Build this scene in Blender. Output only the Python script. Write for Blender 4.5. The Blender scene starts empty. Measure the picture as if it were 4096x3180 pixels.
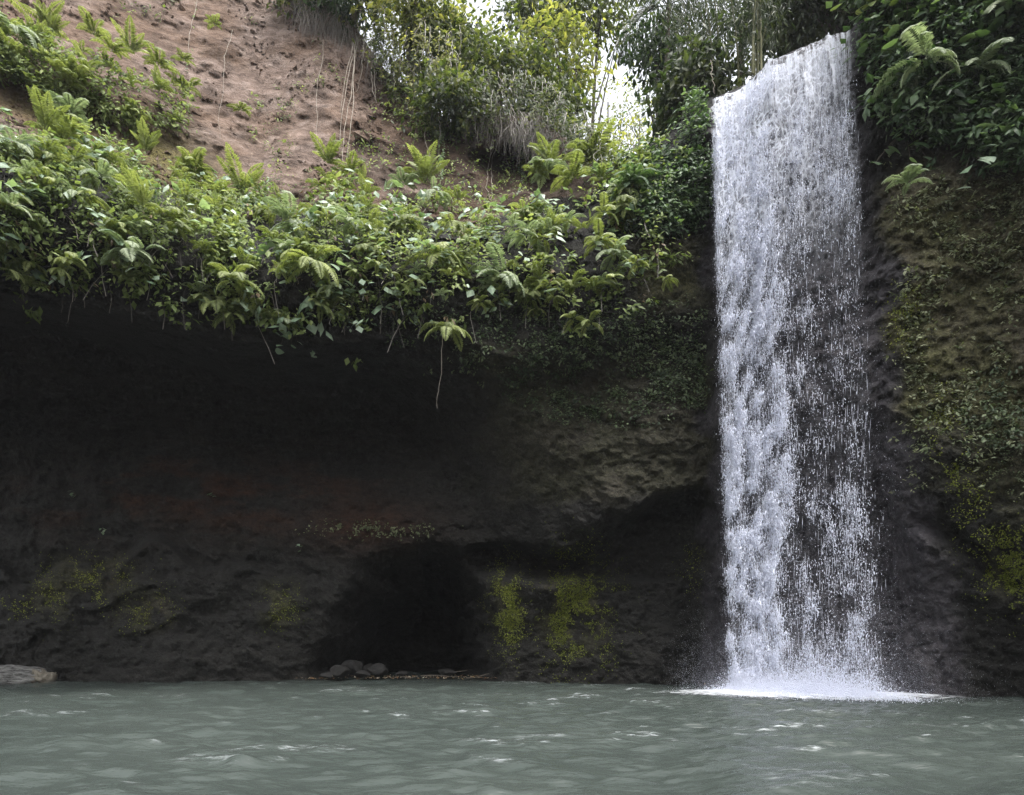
import bpy, math, random
import numpy as np
from mathutils import Vector, Matrix

R = math.radians
random.seed(7)
rng = np.random.default_rng(11)
SC = bpy.context.scene
COL = SC.collection

# ------------------------------------------------------------------ camera, sky, sun, exposure
CAM_H, F, U0, VH = 1.5, 683.0, 512.0, 642.0
cam = bpy.data.cameras.new('camera')
cam.sensor_width = 36.0
cam.lens = 36.0 * F / 1024
cam.shift_y = (VH - 397.5) / 1024
cam.clip_start, cam.clip_end = 0.1, 1000
co = bpy.data.objects.new('camera', cam)
COL.objects.link(co)
co.location = (0, 0, CAM_H)
co.rotation_euler = (R(90), 0, 0)
SC.camera = co

SUN_DIR = Vector((0.22, -0.30, 0.93)).normalized()        # towards the sun
w = bpy.data.worlds.new('World')
SC.world = w
w.use_nodes = True
nt = w.node_tree
nt.nodes.clear()
sky = nt.nodes.new('ShaderNodeTexSky')
sky.sky_type = 'NISHITA'
sky.sun_disc = False
sky.sun_elevation = math.asin(SUN_DIR.z)
sky.sun_rotation = math.atan2(SUN_DIR.x, SUN_DIR.y)
sky.dust_density = 6.0
sky.air_density = 1.6
hs = nt.nodes.new('ShaderNodeHueSaturation')
hs.inputs['Saturation'].default_value = 0.22
bg = nt.nodes.new('ShaderNodeBackground')
bg.inputs['Strength'].default_value = 0.15
wo = nt.nodes.new('ShaderNodeOutputWorld')
nt.links.new(sky.outputs[0], hs.inputs['Color'])
nt.links.new(hs.outputs[0], bg.inputs[0])
nt.links.new(bg.outputs[0], wo.inputs[0])

sl = bpy.data.lights.new('sun', 'SUN')
sl.energy = 1.1
sl.angle = R(28)
sl.color = (1.0, 0.97, 0.92)
so = bpy.data.objects.new('sun', sl)
COL.objects.link(so)
so.rotation_euler = SUN_DIR.to_track_quat('Z', 'Y').to_euler()
so.location = (0, 0, 60)

SC.view_settings.view_transform = 'Standard'
SC.view_settings.look = 'None'
SC.view_settings.exposure = 1.5
SC.view_settings.gamma = 1.0
SC.cycles.use_denoising = True
SC.cycles.denoising_prefilter = "NONE"
SC.cycles.max_bounces = 6
SC.cycles.diffuse_bounces = 3
SC.cycles.glossy_bounces = 2
SC.cycles.transmission_bounces = 4
SC.cycles.transparent_max_bounces = 16


# ------------------------------------------------------------------ helpers
def at(u, v, D):
    """point at frame column u, row v (1024x795 frame) and distance D"""
    u, v, D = np.broadcast_arrays(np.asarray(u, float), np.asarray(v, float), np.asarray(D, float))
    return np.stack([(u - U0) / F * D, D, CAM_H + (VH - v) / F * D], -1)


def mesh(name, V, Fs, mats=None, attrs=None, smooth=False, midx=None):
    V = np.asarray(V, np.float32).reshape(-1, 3)
    if not isinstance(Fs, (list, tuple)):
        Fs = [Fs]
    Fs = [np.asarray(f, np.int32) for f in Fs if len(f)]
    me = bpy.data.meshes.new(name)
    me.vertices.add(len(V))
    me.vertices.foreach_set('co', V.ravel())
    loops = np.concatenate([f.ravel() for f in Fs])
    sizes = np.concatenate([np.full(len(f), f.shape[1], np.int32) for f in Fs])
    starts = np.concatenate([[0], np.cumsum(sizes)[:-1]]).astype(np.int32)
    me.loops.add(len(loops))
    me.loops.foreach_set('vertex_index', loops)
    me.polygons.add(len(sizes))
    me.polygons.foreach_set('loop_start', starts)
    me.polygons.foreach_set('loop_total', sizes)
    me.polygons.foreach_set('use_smooth', np.full(len(sizes), bool(smooth)))
    for m in (mats if isinstance(mats, (list, tuple)) else [mats]):
        if m:
            me.materials.append(m)
    if midx is not None:
        me.polygons.foreach_set('material_index', np.asarray(midx, np.int32))
    for k, a in (attrs or {}).items():
        a = np.asarray(a, np.float32)
        if a.ndim == 1:
            t = me.attributes.new(k, 'FLOAT', 'POINT')
            t.data.foreach_set('value', a)
        else:
            t = me.attributes.new(k, 'FLOAT_COLOR', 'POINT')
            t.data.foreach_set('color', a.ravel())
    me.update(calc_edges=True)
    me.validate()
    return me


def link(name, me, parent=None, loc=None, rot=None, scale=None):
    o = bpy.data.objects.new(name, me)
    COL.objects.link(o)
    if loc is not None:
        o.location = loc
    if rot is not None:
        o.rotation_euler = rot
    if scale is not None:
        o.scale = (scale,) * 3 if np.isscalar(scale) else scale
    if parent:
        o.parent = parent
    return o


def tag(o, label=None, cat=None, group=None, kind=None):
    if label:
        o['label'] = label
    if cat:
        o['category'] = cat
    if group:
        o['group'] = group
    if kind:
        o['kind'] = kind
    return o


def thing(name, label, cat, loc, group=None, rot=None, scale=None):
    o = link(name, None, None, loc, rot, scale)
    o.empty_display_size = 0.2
    return tag(o, label, cat, group)


def hash3(ix, iy, iz, seed):
    h = (ix.astype(np.uint32) * np.uint32(374761393) + iy.astype(np.uint32) * np.uint32(668265263)
         + iz.astype(np.uint32) * np.uint32(2147483647) + np.uint32((seed * 974634777) & 0xffffffff))
    h = (h ^ (h >> np.uint32(13))) * np.uint32(1274126177)
    h = (h ^ (h >> np.uint32(16))) * np.uint32(2246822519)
    return ((h ^ (h >> np.uint32(15))) & np.uint32(0xffffff)).astype(np.float64) / 0xffffff


def vnoise(P, seed=0):
    P = np.asarray(P, float)
    I = np.floor(P).astype(np.int64)
    f = P - I
    f = f * f * f * (f * (f * 6 - 15) + 10)
    out = 0
    for dx in (0, 1):
        for dy in (0, 1):
            for dz in (0, 1):
                wgt = (f[..., 0] if dx else 1 - f[..., 0]) * (f[..., 1] if dy else 1 - f[..., 1]) * (f[..., 2] if dz else 1 - f[..., 2])
                out = out + wgt * hash3(I[..., 0] + dx, I[..., 1] + dy, I[..., 2] + dz, seed)
    return out * 2 - 1


def fbm(P, octv=4, seed=0, gain=0.5):
    s, a, tot = 0, 1.0, 0
    P = np.asarray(P, float)
    for i in range(octv):
        s = s + a * vnoise(P * (2.03 ** i) + 13.7 * i, seed + i)
        tot += a
        a *= gain
    return s / tot


def sstep(x, a=0.0, b=1.0):
    t = np.clip((np.asarray(x, float) - a) / (b - a), 0, 1)
    return t * t * (3 - 2 * t)


def curve(pts):
    p = np.array(pts, float)
    return lambda u: np.interp(u, p[:, 0], p[:, 1])


def unit(a):
    return a / np.maximum(np.linalg.norm(a, axis=-1, keepdims=True), 1e-9)


# ------------------------------------------------------------------ materials
class NT:
    def __init__(s, name):
        s.m = bpy.data.materials.new(name)
        s.m.use_nodes = True
        s.t = s.m.node_tree
        s.t.nodes.clear()
        s.out = s.n('ShaderNodeOutputMaterial')

    def n(s, typ, **kw):
        x = s.t.nodes.new(typ)
        for k, v in kw.items():
            if k.startswith('i_'):
                k = k[2:].replace('_', ' ')
                x.inputs[k].default_value = v
            else:
                setattr(x, k, v)
        return x

    def l(s, a, b):
        s.t.links.new(a, b)
        return s

    def noise(s, scale, detail=4, rough=0.55, coord=None, dist=0.0):
        x = s.n('ShaderNodeTexNoise')
        x.inputs['Scale'].default_value = scale
        x.inputs['Detail'].default_value = detail
        x.inputs['Roughness'].default_value = rough
        x.inputs['Distortion'].default_value = dist
        if coord is not None:
            s.l(coord, x.inputs['Vector'])
        return x.outputs['Fac']

    def ramp(s, fac, stops):
        r = s.n('ShaderNodeValToRGB')
        e = r.color_ramp.elements
        while len(e) > 1:
            e.remove(e[-1])
        for i, (p, c) in enumerate(stops):
            el = e[0] if i == 0 else e.new(p)
            el.position = p
            c = (c, c, c) if np.isscalar(c) else c
            el.color = (*c, 1)
        s.l(fac, r.inputs[0])
        return r.outputs[0]

    def mix(s, fac, a, b, mode='MIX'):
        x = s.n('ShaderNodeMix', data_type='RGBA', blend_type=mode)
        for v, i in ((fac, 0), (a, 6), (b, 7)):
            if hasattr(v, 'is_linked'):
                s.l(v, x.inputs[i])
            else:
                x.inputs[i].default_value = v if i == 0 else (*v, 1)
        return x.outputs[2]

    def math(s, op, a, b=0.0, clamp=False):
        x = s.n('ShaderNodeMath', operation=op, use_clamp=clamp)
        for v, i in ((a, 0), (b, 1)):
            if hasattr(v, 'is_linked'):
                s.l(v, x.inputs[i])
            else:
                x.inputs[i].default_value = v
        return x.outputs[0]

    def pos(s, scale=(1, 1, 1)):
        g = s.n('ShaderNodeNewGeometry')
        m = s.n('ShaderNodeMapping')
        m.inputs['Scale'].default_value = scale
        s.l(g.outputs['Position'], m.inputs['Vector'])
        return m.outputs[0]

    def obj(s, scale=(1, 1, 1)):
        g = s.n('ShaderNodeTexCoord')
        m = s.n('ShaderNodeMapping')
        m.inputs['Scale'].default_value = scale
        s.l(g.outputs['Object'], m.inputs['Vector'])
        return m.outputs[0]

    def attr(s, name):
        a = s.n('ShaderNodeAttribute', attribute_name=name)
        return a

    def bump(s, h, dist=0.05, strength=1.0, prev=None):
        b = s.n('ShaderNodeBump')
        b.inputs['Distance'].default_value = dist
        b.inputs['Strength'].default_value = strength
        s.l(h, b.inputs['Height'])
        if prev is not None:
            s.l(prev, b.inputs['Normal'])
        return b.outputs[0]

    def bsdf(s, col, rough=0.8, normal=None, spec=0.3):
        b = s.n('ShaderNodeBsdfPrincipled')
        for v, k in ((col, 'Base Color'), (rough, 'Roughness'), (spec, 'Specular IOR Level')):
            if hasattr(v, 'is_linked'):
                s.l(v, b.inputs[k])
            else:
                b.inputs[k].default_value = (*v, 1) if k == 'Base Color' else v
        if normal is not None:
            s.l(normal, b.inputs['Normal'])
        return b

    def done(s, sh):
        s.l(sh, s.out.inputs['Surface'])
        return s.m


def mat_cliff():
    k = NT('cliff_rock')
    p = k.pos()
    ps = k.pos((0.5, 0.8, 1.6))
    n1 = k.noise(0.5, 5, 0.6, p)
    n2 = k.noise(3.0, 6, 0.65, ps)
    n3 = k.noise(14.0, 4, 0.6, p)
    rock = k.ramp(n2, [(0.25, (0.013, 0.0122, 0.0112)), (0.55, (0.026, 0.0245, 0.022)), (0.8, (0.041, 0.039, 0.034))])
    z = k.attr('zone')
    sep = k.n('ShaderNodeSeparateColor')
    k.l(z.outputs['Color'], sep.inputs[0])
    # red stained band
    redc = k.ramp(n2, [(0.3, (0.024, 0.013, 0.009)), (0.75, (0.088, 0.040, 0.024))])
    c = k.mix(sep.outputs[2], rock, redc)
    # mossy clay
    mossc = k.ramp(n3, [(0.30, (0.040, 0.038, 0.016)), (0.55, (0.094, 0.092, 0.038)), (0.75, (0.17, 0.16, 0.088))])
    mossc = k.mix(k.ramp(n1, [(0.45, 0.0), (0.65, 1.0)]), mossc, k.ramp(n3, [(0.3, (0.062, 0.054, 0.034)), (0.7, (0.165, 0.142, 0.094))]))
    mf = k.math('MULTIPLY', sep.outputs[1], k.ramp(n2, [(0.25, 0.35), (0.5, 1.0)]), True)
    c = k.mix(mf, c, mossc)
    # soil
    soilc = k.ramp(n2, [(0.22, (0.11, 0.068, 0.048)), (0.5, (0.21, 0.160, 0.132)), (0.8, (0.34, 0.275, 0.238))])
    c = k.mix(sep.outputs[0], c, soilc)
    wet = z.outputs['Alpha']
    wetc = k.ramp(n2, [(0.3, (0.034, 0.031, 0.035)), (0.75, (0.105, 0.095, 0.104))])
    c = k.mix(wet, c, wetc)
    grit = k.noise(7.0, 7, 0.72, p, 0.3)
    nrm = k.bump(n2, 0.16, 0.8)
    nrm = k.bump(grit, 0.16, 1.0, nrm)
    vo = k.n('ShaderNodeTexVoronoi')
    vo.inputs['Scale'].default_value = 11.0
    k.l(p, vo.inputs['Vector'])
    nrm = k.bump(vo.outputs['Distance'], -0.035, 0.8, nrm)
    c = k.mix(0.7, c, k.ramp(grit, [(0.3, 0.45), (0.5, 0.95), (0.7, 1.5)]), 'MULTIPLY')
    rough = k.math('SUBTRACT', 0.9, k.math('MULTIPLY', wet, 0.42))
    b = k.bsdf(c, rough, nrm, 0.35)
    return k.done(b.outputs[0])


def mat_soil():
    k = NT('red_soil')
    p = k.pos()
    ps = k.pos((0.8, 0.8, 1.3))
    n1 = k.noise(0.33, 5, 0.6, p)
    n2 = k.noise(1.6, 8, 0.68, ps, 0.6)
    n3 = k.noise(9.0, 5, 0.65, p)
    c1 = k.ramp(n2, [(0.25, (0.080, 0.056, 0.045)), (0.48, (0.200, 0.147, 0.122)), (0.72, (0.39, 0.310, 0.272))])
    c2 = k.ramp(n2, [(0.25, (0.062, 0.040, 0.028)), (0.5, (0.160, 0.108, 0.080)), (0.75, (0.285, 0.208, 0.165))])
    c = k.mix(k.ramp(n1, [(0.42, 0.0), (0.60, 1.0)]), c1, c2)
    z = k.attr('zone')
    sep = k.n('ShaderNodeSeparateColor')
    k.l(z.outputs['Color'], sep.inputs[0])
    mossc = k.ramp(n3, [(0.30, (0.060, 0.052, 0.020)), (0.7, (0.19, 0.17, 0.06))])
    c = k.mix(sep.outputs[1], c, mossc)
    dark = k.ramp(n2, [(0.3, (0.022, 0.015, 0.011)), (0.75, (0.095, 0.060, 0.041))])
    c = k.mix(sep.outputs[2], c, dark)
    n4 = k.noise(2.6, 8, 0.75, k.pos((1, 1, 1)), 0.8)
    n5 = k.noise(0.75, 4, 0.6, k.pos((1.0, 1.0, .55)), 0.7)
    c = k.mix(0.65, c, k.ramp(n5, [(0.36, 0.45), (0.5, 0.95), (0.66, 1.2)]), 'MULTIPLY')
    c = k.mix(0.75, c, k.ramp(n4, [(0.34, 0.42), (0.46, 0.9), (0.7, 1.12)]), 'MULTIPLY')
    c = k.mix(0.5, c, k.ramp(n3, [(0.3, 0.6), (0.7, 1.1)]), 'MULTIPLY')
    nrm = k.bump(n2, 0.4, 0.9)
    nrm = k.bump(n3, 0.06, 0.9, nrm)
    b = k.bsdf(c, 0.95, nrm, 0.15)
    return k.done(b.outputs[0])


def mat_leaf(name, dark, mid, light, transl=0.35, rough=0.42, spec=0.4, tcol=None):
    k = NT(name)
    t = k.attr('tint').outputs['Fac']
    oi = k.n('ShaderNodeObjectInfo')
    f = k.math('ADD', k.math('MULTIPLY', t, 0.75), k.math('MULTIPLY', oi.outputs['Random'], 0.25))
    c = k.ramp(f, [(0.05, dark), (0.5, mid), (0.95, light)])
    n = k.noise(9.0, 2, 0.5, k.obj())
    c = k.mix(0.5, c, k.ramp(n, [(0.3, 0.7), (0.7, 1.15)]), 'MULTIPLY')
    b = k.bsdf(c, rough, None, spec)
    tr = k.n('ShaderNodeBsdfTranslucent')
    tc = k.mix(1.0, c, tcol or (1.5, 1.7, 0.7), 'MULTIPLY')
    k.l(tc, tr.inputs[0])
    ms = k.n('ShaderNodeMixShader')
    ms.inputs[0].default_value = transl
    k.l(b.outputs[0], ms.inputs[1])
    k.l(tr.outputs[0], ms.inputs[2])
    return k.done(ms.outputs[0])


def mat_bark(name, c0, c1, scale=6.0):
    k = NT(name)
    n = k.noise(scale, 6, 0.65, k.obj((1, 1, 0.25)))
    c = k.ramp(n, [(0.3, c0), (0.7, c1)])
    b = k.bsdf(c, 0.9, k.bump(n, 0.03, 0.8), 0.2)
    return k.done(b.outputs[0])


def mat_log():
    k = NT('weathered_wood')
    n = k.noise(5.0, 7, 0.7, k.obj((0.45, 3.0, 3.0)), 0.6)
    n2 = k.noise(2.5, 4, 0.6, k.obj())
    c = k.ramp(n, [(0.36, (0.016, 0.015, 0.014)), (0.46, (0.15, 0.147, 0.140)), (0.68, (0.36, 0.355, 0.34))])
    c = k.mix(0.6, c, k.ramp(n2, [(0.35, 0.45), (0.6, 1.1)]), 'MULTIPLY')
    return k.done(k.bsdf(c, 0.9, k.bump(n, 0.10, 1.0), 0.2).outputs[0])


def mat_boulder():
    k = NT('boulder_rock')
    n = k.noise(4.0, 6, 0.65, k.obj())
    n2 = k.noise(24.0, 4, 0.6, k.obj())
    c = k.ramp(n, [(0.3, (0.014, 0.0135, 0.013)), (0.7, (0.042, 0.040, 0.038))])
    nrm = k.bump(n2, 0.03, 0.8, k.bump(n, 0.1, 0.6))
    return k.done(k.bsdf(c, 0.8, nrm, 0.3).outputs[0])


def mat_water():
    k = NT('pool_water')
    p = k.pos((0.75, 1.0, 1.0))
    n1 = k.noise(2.2, 3, 0.5, p, 0.4)
    n2 = k.noise(6.0, 4, 0.6, k.pos((0.6, 1.7, 1.0)), 0.3)
    rp = k.attr('ripple').outputs['Fac']
    nrm = k.bump(n1, 0.10, 0.30)
    bb = k.n('ShaderNodeBump')
    bb.inputs['Distance'].default_value = 0.075
    k.l(k.math('MULTIPLY', rp, 0.75), bb.inputs['Strength'])
    k.l(n2, bb.inputs['Height'])
    k.l(nrm, bb.inputs['Normal'])
    nl = k.noise(0.25, 3, 0.5, k.pos())
    c = k.ramp(nl, [(0.3, (0.0365, 0.0455, 0.0415)), (0.7, (0.051, 0.0615, 0.0560))])
    cr = k.attr('crest').outputs['Fac']
    cn = k.noise(2.6, 6, 0.75, k.pos((0.9, 3.4, 1.0)))
    cf = k.math('MULTIPLY', cr, k.ramp(cn, [(0.52, 0.0), (0.66, 1.0)]), True)
    c = k.mix(cf, c, (0.55, 0.58, 0.60))  # sky glints on the wave crests, painted as pale flecks in the colour
    b = k.bsdf(c, 0.20, bb.outputs[0], 0.5)
    b.inputs['IOR'].default_value = 1.333
    return k.done(b.outputs[0])


def mat_white(name, col, alpha=None, transl=0.4):
    k = NT(name)
    d = k.bsdf(col, 0.35, None, 0.5)
    tr = k.n('ShaderNodeBsdfTranslucent')
    tr.inputs[0].default_value = (*col, 1)
    ms = k.n('ShaderNodeMixShader')
    ms.inputs[0].default_value = transl
    k.l(d.outputs[0], ms.inputs[1])
    k.l(tr.outputs[0], ms.inputs[2])
    if alpha is None:
        return k.done(ms.outputs[0])
    a = alpha(k)
    tp = k.n('ShaderNodeBsdfTransparent')
    m2 = k.n('ShaderNodeMixShader')
    k.l(a, m2.inputs[0])
    k.l(tp.outputs[0], m2.inputs[1])
    k.l(ms.outputs[0], m2.inputs[2])
    return k.done(m2.outputs[0])


def curtain_alpha(k):
    a = k.attr('cover')
    uv = k.attr('flow')                                   # metres across, metres fallen
    mp = k.n('ShaderNodeMapping')
    mp.inputs['Scale'].default_value = (1.0, 0.62, 1.0)
    k.l(uv.outputs['Color'], mp.inputs['Vector'])
    nz = k.n('ShaderNodeTexNoise')
    nz.inputs['Scale'].default_value = 3.4
    nz.inputs['Detail'].default_value = 3
    k.l(mp.outputs[0], nz.inputs['Vector'])
    add = k.n('ShaderNodeMix', data_type='RGBA', blend_type='ADD')
    add.inputs[0].default_value = 0.42
    k.l(mp.outputs[0], add.inputs[6])
    k.l(nz.outputs['Color'], add.inputs[7])
    vo = k.n('ShaderNodeTexVoronoi', feature='DISTANCE_TO_EDGE')
    vo.inputs['Scale'].default_value = 5.6
    k.l(add.outputs[2], vo.inputs['Vector'])
    net = k.ramp(vo.outputs['Distance'], [(0.03, 1.0), (0.15, 0.0)])
    ms = k.n('ShaderNodeMapping')
    ms.inputs['Scale'].default_value = (7.0, 0.35, 1.0)
    k.l(uv.outputs['Color'], ms.inputs['Vector'])
    st = k.noise(1.0, 5, 0.65, ms.outputs[0])
    streak = k.ramp(st, [(0.44, 0.0), (0.64, 1.0)])
    br = k.noise(13.0, 5, 0.7, mp.outputs[0], 0.5)
    broken = k.ramp(br, [(0.47, 0.0), (0.58, 1.0)])
    big = k.noise(2.6, 4, 0.6, mp.outputs[0])
    net = k.math('MULTIPLY', net, k.ramp(big, [(0.36, 0.35), (0.52, 1.0)]))
    net = k.math('ADD', net, k.math('MULTIPLY', broken, k.ramp(big, [(0.42, 0.0), (0.62, 0.8)])))
    sep = k.n('ShaderNodeSeparateColor')
    k.l(a.outputs['Color'], sep.inputs[0])
    x = k.math('MULTIPLY', net, sep.outputs[0])
    y = k.math('MULTIPLY', streak, sep.outputs[1])
    q = k.math('MULTIPLY', broken, sep.outputs[2])
    s = k.math('ADD', k.math('ADD', x, y), q, True)
    return s


def foam_alpha(k):
    a = k.attr('cover').outputs['Fac']
    n = k.noise(3.0, 6, 0.7, k.pos((1, 1.6, 1)))
    s = k.math('ADD', a, k.math('MULTIPLY', k.math('SUBTRACT', n, 0.5), 1.6))
    return k.ramp(s, [(0.30, 0.0), (0.75, 1.0)])


M = {}
M['cliff'] = mat_cliff()
M['soil'] = mat_soil()
M['water'] = mat_water()
M['fern'] = mat_leaf('fern_green', (0.085, 0.110, 0.036), (0.195, 0.235, 0.084), (0.38, 0.42, 0.18), 0.40, tcol=(1.45, 1.5, .8))
M['fern_pale'] = mat_leaf('pale_fern_green', (0.12, 0.16, 0.095), (0.245, 0.295, 0.185), (0.40, 0.44, 0.30), 0.35, tcol=(1.3, 1.45, .9))
M['under'] = mat_leaf('undergrowth_green', (0.034, 0.048, 0.014), (0.138, 0.188, 0.060), (0.375, 0.43, 0.19), 0.38, 0.5, 0.28, tcol=(1.45, 1.5, .8))
M['broad'] = mat_leaf('broad_leaf_green', (0.085, 0.135, 0.082), (0.20, 0.275, 0.185), (0.37, 0.45, 0.35), 0.25, 0.35, 0.5)
M['ivy'] = mat_leaf('ivy_green', (0.020, 0.036, 0.018), (0.060, 0.088, 0.042), (0.17, 0.205, 0.115), 0.25)
M['seedling'] = mat_leaf('seedling_green', (0.045, 0.060, 0.028), (0.120, 0.138, 0.075), (0.30, 0.315, 0.20), 0.25)
M['moss'] = mat_leaf('moss_green', (0.08, 0.098, 0.022), (0.19, 0.215, 0.048), (0.34, 0.355, 0.10), 0.2, 0.8, 0.1)
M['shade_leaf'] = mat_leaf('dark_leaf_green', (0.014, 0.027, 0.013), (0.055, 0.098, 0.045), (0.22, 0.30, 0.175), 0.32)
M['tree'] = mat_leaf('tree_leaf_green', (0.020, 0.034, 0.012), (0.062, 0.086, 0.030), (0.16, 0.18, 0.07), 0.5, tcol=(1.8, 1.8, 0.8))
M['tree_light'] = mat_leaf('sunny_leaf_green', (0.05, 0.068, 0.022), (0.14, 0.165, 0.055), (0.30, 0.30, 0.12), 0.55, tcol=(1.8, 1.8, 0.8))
M['bamboo'] = mat_leaf('bamboo_leaf_green', (0.018, 0.030, 0.014), (0.040, 0.058, 0.028), (0.10, 0.115, 0.060), 0.35)
M['bark'] = mat_bark('tree_bark', (0.05, 0.042, 0.034), (0.16, 0.14, 0.115))
M['culm'] = mat_bark('bamboo_culm', (0.07, 0.075, 0.04), (0.17, 0.17, 0.10))
M['root'] = mat_bark('pale_root', (0.16, 0.135, 0.11), (0.40, 0.36, 0.31))
M['dry'] = mat_leaf('dry_grass', (0.055, 0.047, 0.039), (0.15, 0.132, 0.113), (0.31, 0.28, 0.245), 0.3, tcol=(1,1,1))
M['dead'] = mat_leaf('withered_leaf', (0.045, 0.030, 0.018), (0.12, 0.085, 0.05), (0.26, 0.20, 0.12), 0.25, tcol=(1.3, 1.1, .8))
M['log'] = mat_log()
M['log_end'] = mat_bark('split_wood', (0.05, 0.044, 0.034), (0.24, 0.215, 0.175), 9.0)
M['boulder'] = mat_boulder()
M['litter'] = mat_leaf('fallen_leaf', (0.16, 0.06, 0.025), (0.33, 0.22, 0.11), (0.60, 0.58, 0.50), 0.1)
M['drops'] = mat_white('falling_water', (0.87, 0.895, 0.99), None, 0.45)
M['curtain'] = mat_white('water_curtain', (0.86, 0.89, 0.98), curtain_alpha, 0.45)
M['foam'] = mat_white('foam', (0.88, 0.91, 0.95), foam_alpha, 0.2)

# ------------------------------------------------------------------ the cliff as a surface: distance of rock for each direction
sky_v = curve([(-300, -120), (255, -90), (300, -40), (340, 5), (385, 70), (450, 122), (480, 116), (520, 116), (560, 130), (585, 160),
               (600, 168), (640, 152), (680, 122), (706, 98), (713, 97), (724, 94), (746, 84), (769, 62), (797, 49), (839, 34),
               (852, 30), (862, 5), (880, -60), (1060, -110), (1300, -450), (2700, -1000)])  # unseen right wall past the frame, extended and raised to shade the water
v_top = curve([(-300, 100), (0, 130), (94, 158), (178, 188), (262, 212), (328, 196), (400, 208), (470, 220), (516, 210),
               (563, 195), (605, 178), (660, 160), (713, 110), (730, 40), (1300, -100)])
v_lip = curve([(-300, 270), (0, 287), (94, 303), (178, 326), (235, 342), (330, 346), (400, 338), (470, 336), (560, 330), (610, 322), (650, 290), (713, 280), (1300, 280)])
d_top = curve([(-300, 16.5), (0, 21.0), (200, 24.0), (400, 25.2), (560, 25.0), (650, 23.4), (713, 22.0), (1300, 22)])
d_lip = curve([(-300, 13.5), (0, 17.8), (200, 20.6), (400, 21.9), (560, 22.0), (650, 21.8), (713, 21.9), (1300, 21.9)])
d_base = curve([(-300, 25.5), (0, 26.8), (490, 27.0), (600, 26.4), (690, 25.2), (720, 23.0), (760, 21.6), (870, 19.9), (930, 19.6), (1024, 19.5), (1300, 15), (2000, 9.5), (2700, 6.5)])
d_fall = curve([(700, 22.0), (713, 21.7), (746, 21.2), (769, 20.4), (797, 20.0), (839, 19.5), (870, 19.0), (1300, 19)])
d_right = curve([(700, 19.6), (850, 19.3), (880, 18.6), (930, 17.8), (1024, 16.8), (1300, 12.5), (2000, 8.5), (2700, 6.0)])


CRACKS = [
    [(74, 613), (91, 614), (106, 611), (121, 600), (140, 590), (151, 587), (166, 592), (175, 603), (189, 607), (206, 605), (221, 600), (228, 586), (238, 577), (251, 573), (268, 578)],
    [(121, 637), (147, 635), (162, 626), (175, 619), (189, 620), (198, 626)],
    [(30, 646), (38, 634), (56, 632)],
    [(650, 581), (647, 610), (639, 625)],
    [(615, 588), (617, 602), (616, 617)],
    [(905, 500), (930, 515), (952, 528), (985, 548), (1010, 575)],
    [(250, 560), (300, 566), (330, 580)],
]


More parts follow.
